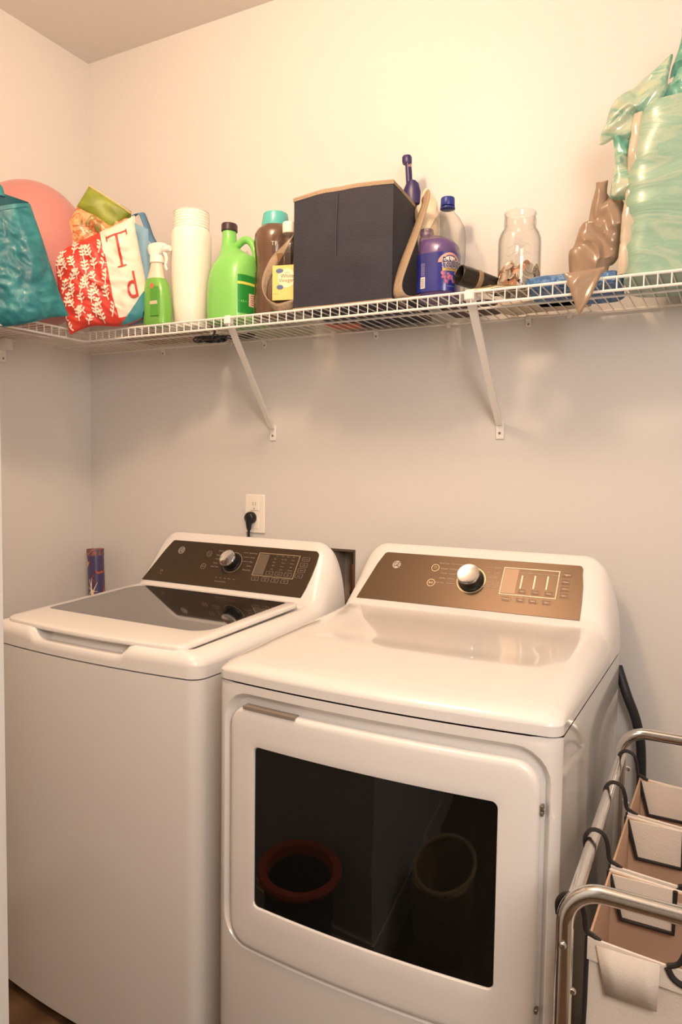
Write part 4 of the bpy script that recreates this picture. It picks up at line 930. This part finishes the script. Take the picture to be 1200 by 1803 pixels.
f, V, F, U, n = pillow([(1.790, -.255, 2.165), (1.895, -.25, 2.222), (1.850, -.25, 2.085), (1.752, -.26, 2.075)], .022, nu=40, nv=30, amp=.012, edge=.017, seed=37, freq=30, an=(.6, -.45, .5)); obj('loose_flap', bulge(V, t), F, crk, t)
f, V, F, U, n = pillow([(1.775, -.258, 2.085), (1.835, -.255, 2.095), (1.815, -.255, 2.045), (1.785, -.258, 2.030)], .012, nu=16, nv=12, amp=.010, edge=.017, seed=39, freq=18); obj('folded_tab', bulge(V, t), F, tpt, t)
f, V, F, U, n = pillow([(1.790, -.255, 2.04), (1.832, -.25, 2.05), (1.826, -.25, 1.935), (1.785, -.255, 1.965)], .03, nu=20, nv=24, amp=.012, edge=.017, seed=42, freq=30, an=(.6, -.45, .5)); obj('loose_flap', bulge(V, t), F, crk, t)
f, V, F, U, n = pillow([(1.822, -.262, 2.12), (1.840, -.268, 2.12), (1.842, -.272, 1.80), (1.80, -.262, 1.80)], .02, nu=12, nv=30, amp=.006, seed=44, freq=18); obj('clear_edge', bulge(V, t), F, thin('clear_edge_film', (.95, .9, .82), 1.5, .1, (.85, .74, .6), .5), t)
# flat things on the deck
def slab(name, label, cat, x, y, w_, d_, h_, m, rot=0, seed=0, group=None, amp=.004):
    t = thing(name, label, cat, (x, y, TOP-.001), rot, group)
    mb = MB(); Rg = []
    for q, ins in ((0, .01), (.25, .0), (.75, .0), (1, .012), (1, .05)):
        rg = []
        for a, b2 in rrect(0, 0, w_/2-ins, d_/2-ins, max(.004, .02-ins*.3), 4, 8):
            rg.append((a+amp*nz((a, b2, q), 30, seed), b2+amp*nz((a, b2, q), 30, seed+1), h_*q+(amp*nz((a, b2, 0), 25, seed+2) if q > 0 else 0)))
        Rg.append(rg)
    mb.rings(Rg, True, True); mb.out(name.split('_')[-1]+'_body', m, t); return t
slab('folded_towel', 'blue flecked cloth lying flat behind the coin jar', 'towel', 1.70, -.16, .20, .20, .03, ramp_mat('blue_fleck', 'noise', [(.35, (.03, .10, .26)), (.55, (.10, .22, .42)), (.7, (.35, .42, .48))], .7, scale=60), R(6), 1)
slab('cream_coaster', 'cream round-edged coaster lying flat beside the coin jar', 'lid', 1.56, -.285, .13, .045, .006, pmat('lid_cream', (.85, .72, .48), .4), R(8), 2)
slab('cloth', 'cream cloth lying flat at the back between nozzle and tan bag', 'cloth', 1.60, -.07, .22, .11, .012, pmat('cloth_cream', (.60, .50, .38), .9), R(-4), 3)
slab('dark_pouch', 'dark brown flat pouch under the purple cleaner bottle', 'pouch', 1.43, -.085, .14, .11, .02, pmat('pouch_brown', (.10, .06, .05), .6), 0, 4)
slab('orange_packet', 'orange packet lying flat under the left side of the navy bin', 'packet', 1.055, -.06, .11, .09, .018, pmat('packet_orange', (.62, .17, .07), .5), R(10), 5)
slab('brown_packet', 'rusty brown packet lying flat in the back corner of the shelf', 'packet', .47, -.10, .32, .15, .012, ramp_mat('rust_print', 'noise', [(.4, (.30, .17, .09)), (.55, (.55, .36, .2)), (.7, (.40, .12, .05))], .6, scale=20), R(2), 6)
slab('black_tray', 'thin black striped tray lying flat behind the cup stack', 'tray', .66, -.055, .13, .085, .010, pmat('tray_black', (.03, .025, .02), .5), 0, 7)
cc = thing('coiled_cable', 'coiled black cable hanging under the shelf below the cup stack', 'cable', (.66, -.16, S-.01))
pts = []
for i in range(90):
    a = i*.42; pts.append((.036*math.cos(a)*(1+.15*math.sin(i*.31))+.020*math.sin(i*.05), .026*math.sin(a), -.010+.004*math.sin(i*.9)))
MB().tube([Vector(p) for p in pts], .0030, 6).out('cable_loops', blackp, cc)
MB().tube(spline([(.03, -.03, -.012), (.055, -.05, .0), (.06, -.07, .008)]), .0035, 6).out('cable_tail', blackp, cc)

# ================================================================ LAUNDRY SORTER
hx = 1.862; hzr = .800; yF, yB = -.938, -.285; HW = .46
lf_ = thing('laundry_sorter', 'chrome laundry sorter frame standing right of the dryer', 'sorter', (hx, yF, 0))
def loopY(y, ztop, dxs=0.0):
    pts = [(0+dxs, y-yF, .03)]
    rr_ = .048
    pts += [(dxs, y-yF, ztop-rr_-.10), (dxs, y-yF, ztop-rr_)]+[(dxs+rr_-rr_*math.cos(R(a)), y-yF, ztop-rr_+rr_*math.sin(R(a))) for a in range(9, 91, 9)]
    x2 = HW+dxs; pts += [(x2-rr_+rr_*math.sin(R(a)), y-yF, ztop-rr_+rr_*math.cos(R(a))) for a in range(0, 91, 9)]+[(x2, y-yF, .03)]
    return pts
MB().tube(loopY(yF, .850), .0115, 16).out('end_frame', chrome_r, lf_)
MB().tube(loopY(yB, .850, -.016), .0115, 16).out('end_frame', chrome_r, lf_)
for dx_ in (0, HW): MB().tube([(dx_+.001, .0, hzr), (dx_-.015, yB-yF, hzr)], .0095, 14).out('side_rail', chrome_r, lf_)
for dx_ in (0, HW): MB().tube([(dx_+.001, .0, .14), (dx_-.015, yB-yF, .14)], .0095, 14).out('side_rail', chrome_r, lf_)
for y_ in (0, yB-yF):
    MB().tube([(0, y_, .14), (HW, y_, .14)], .0095, 12).out('cross_bar', chrome_r, lf_)
for (px, py, pz) in ((0, -.012, .775), (.012, 0, .71), (0, yB-yF-.012, .775), (.0, yB-yF-.012, .70)):
    MB().lathe([(.005, 0), (.005, .002), (.0035, .004), (0, .0045)], 12, Matrix.Translation((px, py, pz)) @ Matrix.Rotation(R(90), 4, 'X')).out('rivet', chrome_r, lf_)
for y_ in (0, yB-yF):
    for dx_ in (0, HW): MB().lathe([(.010, 0), (.022, .008), (.022, .040), (.010, .048)], 16, Matrix.Translation((dx_-(.016 if y_ else 0), y_-.024, .024)) @ Matrix.Rotation(R(-90), 4, 'X')).out('caster', blackp, lf_)
hooks = [-.905, -.700, -.495, -.305]
labs = ['cream canvas laundry bag nearest the camera on the sorter', 'cream canvas laundry bag in the middle of the sorter', 'cream canvas laundry bag at the wall end of the sorter']
cinn = pmat('canvas_warm_bounce', (.56, .37, .25), .9)  # inside of the canvas browned: warm bounce between the walls put into the colour
for i in range(3):
    y0, y1 = hooks[i], hooks[i+1]-.016
    bg = thing('laundry_bag', labs[i], 'laundry bag', (1.886, y0, .0)); BW_ = .400; DY = y1-y0; zt = .768; zb_ = .20
    mb = MB()
    def cl(x_, y_, z_):
        e = .006*math.sin(z_*9+x_*14+i)*(1 if z_ < zt-.02 else 0); return (x_+e*.3, y_+e*.5, z_)
    rows = [zt, zt-.02, zt-.08, .6, .45, .3, zb_]
    def perim(ins):
        pr = []
        for a, b2, k in (((ins, ins), (BW_-ins, ins), 16), ((BW_-ins, ins), (BW_-ins, DY-ins), 6), ((BW_-ins, DY-ins), (ins, DY-ins), 16), ((ins, DY-ins), (ins, ins), 6)):
            for j in range(k): pr.append((a[0]+(b2[0]-a[0])*j/k, a[1]+(b2[1]-a[1])*j/k))
        return pr
    outer = perim(0); inner = perim(.003)
    def sag(x_, z_, y_=0): return z_ - (.010*math.sin(math.pi*min(1, max(0, x_/BW_))) if z_ > zt-.03 else 0)
    rg = [[cl(x_, y_, sag(x_, z_)) for x_, y_ in outer] for z_ in reversed(rows)]+[[cl(x_, y_, sag(x_, z_)) for x_, y_ in inner] for z_ in rows]
    mb.rings(rg[:len(rows)], True); mb.out('bag_body', fabric, bg)
    mb = MB().rings([rg[len(rows)-1]]+rg[len(rows):], False, True); mb.out('bag_inside', cinn, bg)
    # folded hem at the front and back
    for yy in (-.0022, DY+.0005):
        mb = MB(); mb.rings([[(x_*BW_/12, yy+k_, sag(x_*BW_/12, zt)+z_) for x_ in range(13)] for z_, k_ in ((-.028, -.0012), (0.002, -.0014), (.003, .001), (-.0, .0025))], closed=False); mb.out('hem', fabric, bg)
    # black bound flaps folded inside the back wall and the front face
    def flap(xa, xb, yy, name):
        h1 = .064; ins = .018; ztp = zt-.002
        pts = [(xa, ztp), (xb, ztp), (xb-.002, ztp-h1), (xa+ins, ztp-h1)]
        mb = MB().add([(p_[0], yy, p_[1]) for p_ in pts]+[(p_[0], yy+.003, p_[1]) for p_ in pts], [(0, 1, 2, 3), (7, 6, 5, 4), (0, 4, 5, 1), (1, 5, 6, 2), (2, 6, 7, 3), (3, 7, 4, 0)]); fo_ = mb.out(name, fabric, bg, False)
        MB().tube([(xa-.002, yy-.001, ztp), (xa+ins-.002, yy-.001, ztp-h1-.002), (xb, yy-.001, ztp-h1-.002), (xb+.001, yy-.001, ztp)], .0036, 7).out('binding_strip', binding, fo_)
    flap(.004, .094, DY-.008, 'handle_flap'); flap(BW_-.094, BW_-.004, DY-.008, 'handle_flap')
    if i == 0:
        mb = MB(); zz_ = zt-.004
        rg = [[(.012+(.078)*q_, -.0045-.0015*math.sin(q_*math.pi), zz_) for q_ in (0, .25, .5, .75, 1)], [(.026+(.062)*q_, -.0065, zz_-.062) for q_ in (0, .25, .5, .75, 1)]]
        mb.rings(rg, closed=False); fo2 = mb.out('handle_flap', fabric, bg); fo2.modifiers.new('s', 'SOLIDIFY').thickness = .003
    # wire hooks and corner binding
    hm = pmat('hook_black', (.022, .018, .016), .4)
    for yy, sgn in ((0.0, 1), (DY, 1)):
        if yy > 0 and i < 2: continue
        for mir in (0, 1):
            X_ = (lambda q: q) if not mir else (lambda q: BW_-q)
            pts = [(-.040, yy-.0, hzr-.012), (-.041, yy, hzr+.004), (-.034, yy, hzr+.0165), (-.024, yy, hzr+.020), (-.012, yy, hzr+.0145), (-.006, yy, hzr-.002), (-.003, yy, hzr-.022), (.006, yy, zt+.004), (.016, yy, zt-.001)]
            MB().tube(spline([(X_(p_[0]), p_[1], p_[2]) for p_ in pts], 5), .0036, 8).out('hook', hm, bg)
    MB().tube([(-.001, .001, zt), (-.002, 0, .60), (-.002, 0, .30)], .0035, 6).out('binding_strip', binding, bg)
    MB().tube([(-.001, DY, zt), (-.002, DY, .60), (-.002, DY, .30)], .0035, 6).out('binding_strip', binding, bg)
    # mid notch with wire handle on each front edge
    yy = -.004
    MB().tube(spline([(.098, yy, zt-.006), (.112, yy, zt-.022), (.16, yy, zt-.028), (.24, yy, zt-.028), (.288, yy, zt-.022), (.302, yy, zt-.006)], 5), .0042, 8).out('wire_handle', binding, bg)
    MB().tube(spline([(.098, yy, zt-.004), (.112, yy, zt+.004), (.122, yy, zt+.03), (.135, yy, zt+.055), (.16, yy, zt+.062), (.24, yy, zt+.062), (.265, yy, zt+.055), (.278, yy, zt+.03), (.288, yy, zt+.004), (.302, yy, zt-.004)], 5), .0036, 8).out('wire_handle', hm, bg)

# ================================================================ SEEN ONLY IN THE DARK DRYER WINDOW
t = thing('laundry_tub', 'round tub with an orange rim standing on the floor, mirrored in the dryer window', 'tub', (1.04, -1.13, 0))
MB().lathe([(.10, 0), (.105, .005), (.120, .35), (.115, .35), (.10, .012), (0, .01)], 36, cap=False).out('tub_body', pmat('tub_dark', (.05, .06, .06), .5), t)
MB().lathe([(.105, .335), (.138, .345), (.142, .355), (.138, .362), (.112, .360), (.105, .335)], 36, cap=False).out('tub_rim', pmat('tub_orange', (.50, .08, .02), .4), t)
t = thing('wicker_basket', 'woven wicker basket on the floor by the wall corner, mirrored in the dryer window', 'basket', (1.42, -1.62, 0))
MB().loft([(0, 0, 0, .09, .14, 3), (0, 0, .01, .10, .15, 3), (0, 0, .22, .12, .17, 3), (0, 0, .225, .11, .16, 3), (0, 0, .03, .09, .14, 3)], 40).out('basket_body', ramp_mat('wicker', 'bands', [(0, (.22, .14, .06)), (1, (.55, .40, .2))], .8, scale=40, dist=3, bands='Z'), t)
MB().tube([(.12*math.cos(R(a)), .17*math.sin(R(a)), .225) for a in range(0, 360, 15)], .008, 8, closed=True).out('basket_rim', pmat('wicker_rim', (.55, .40, .22), .8), t)
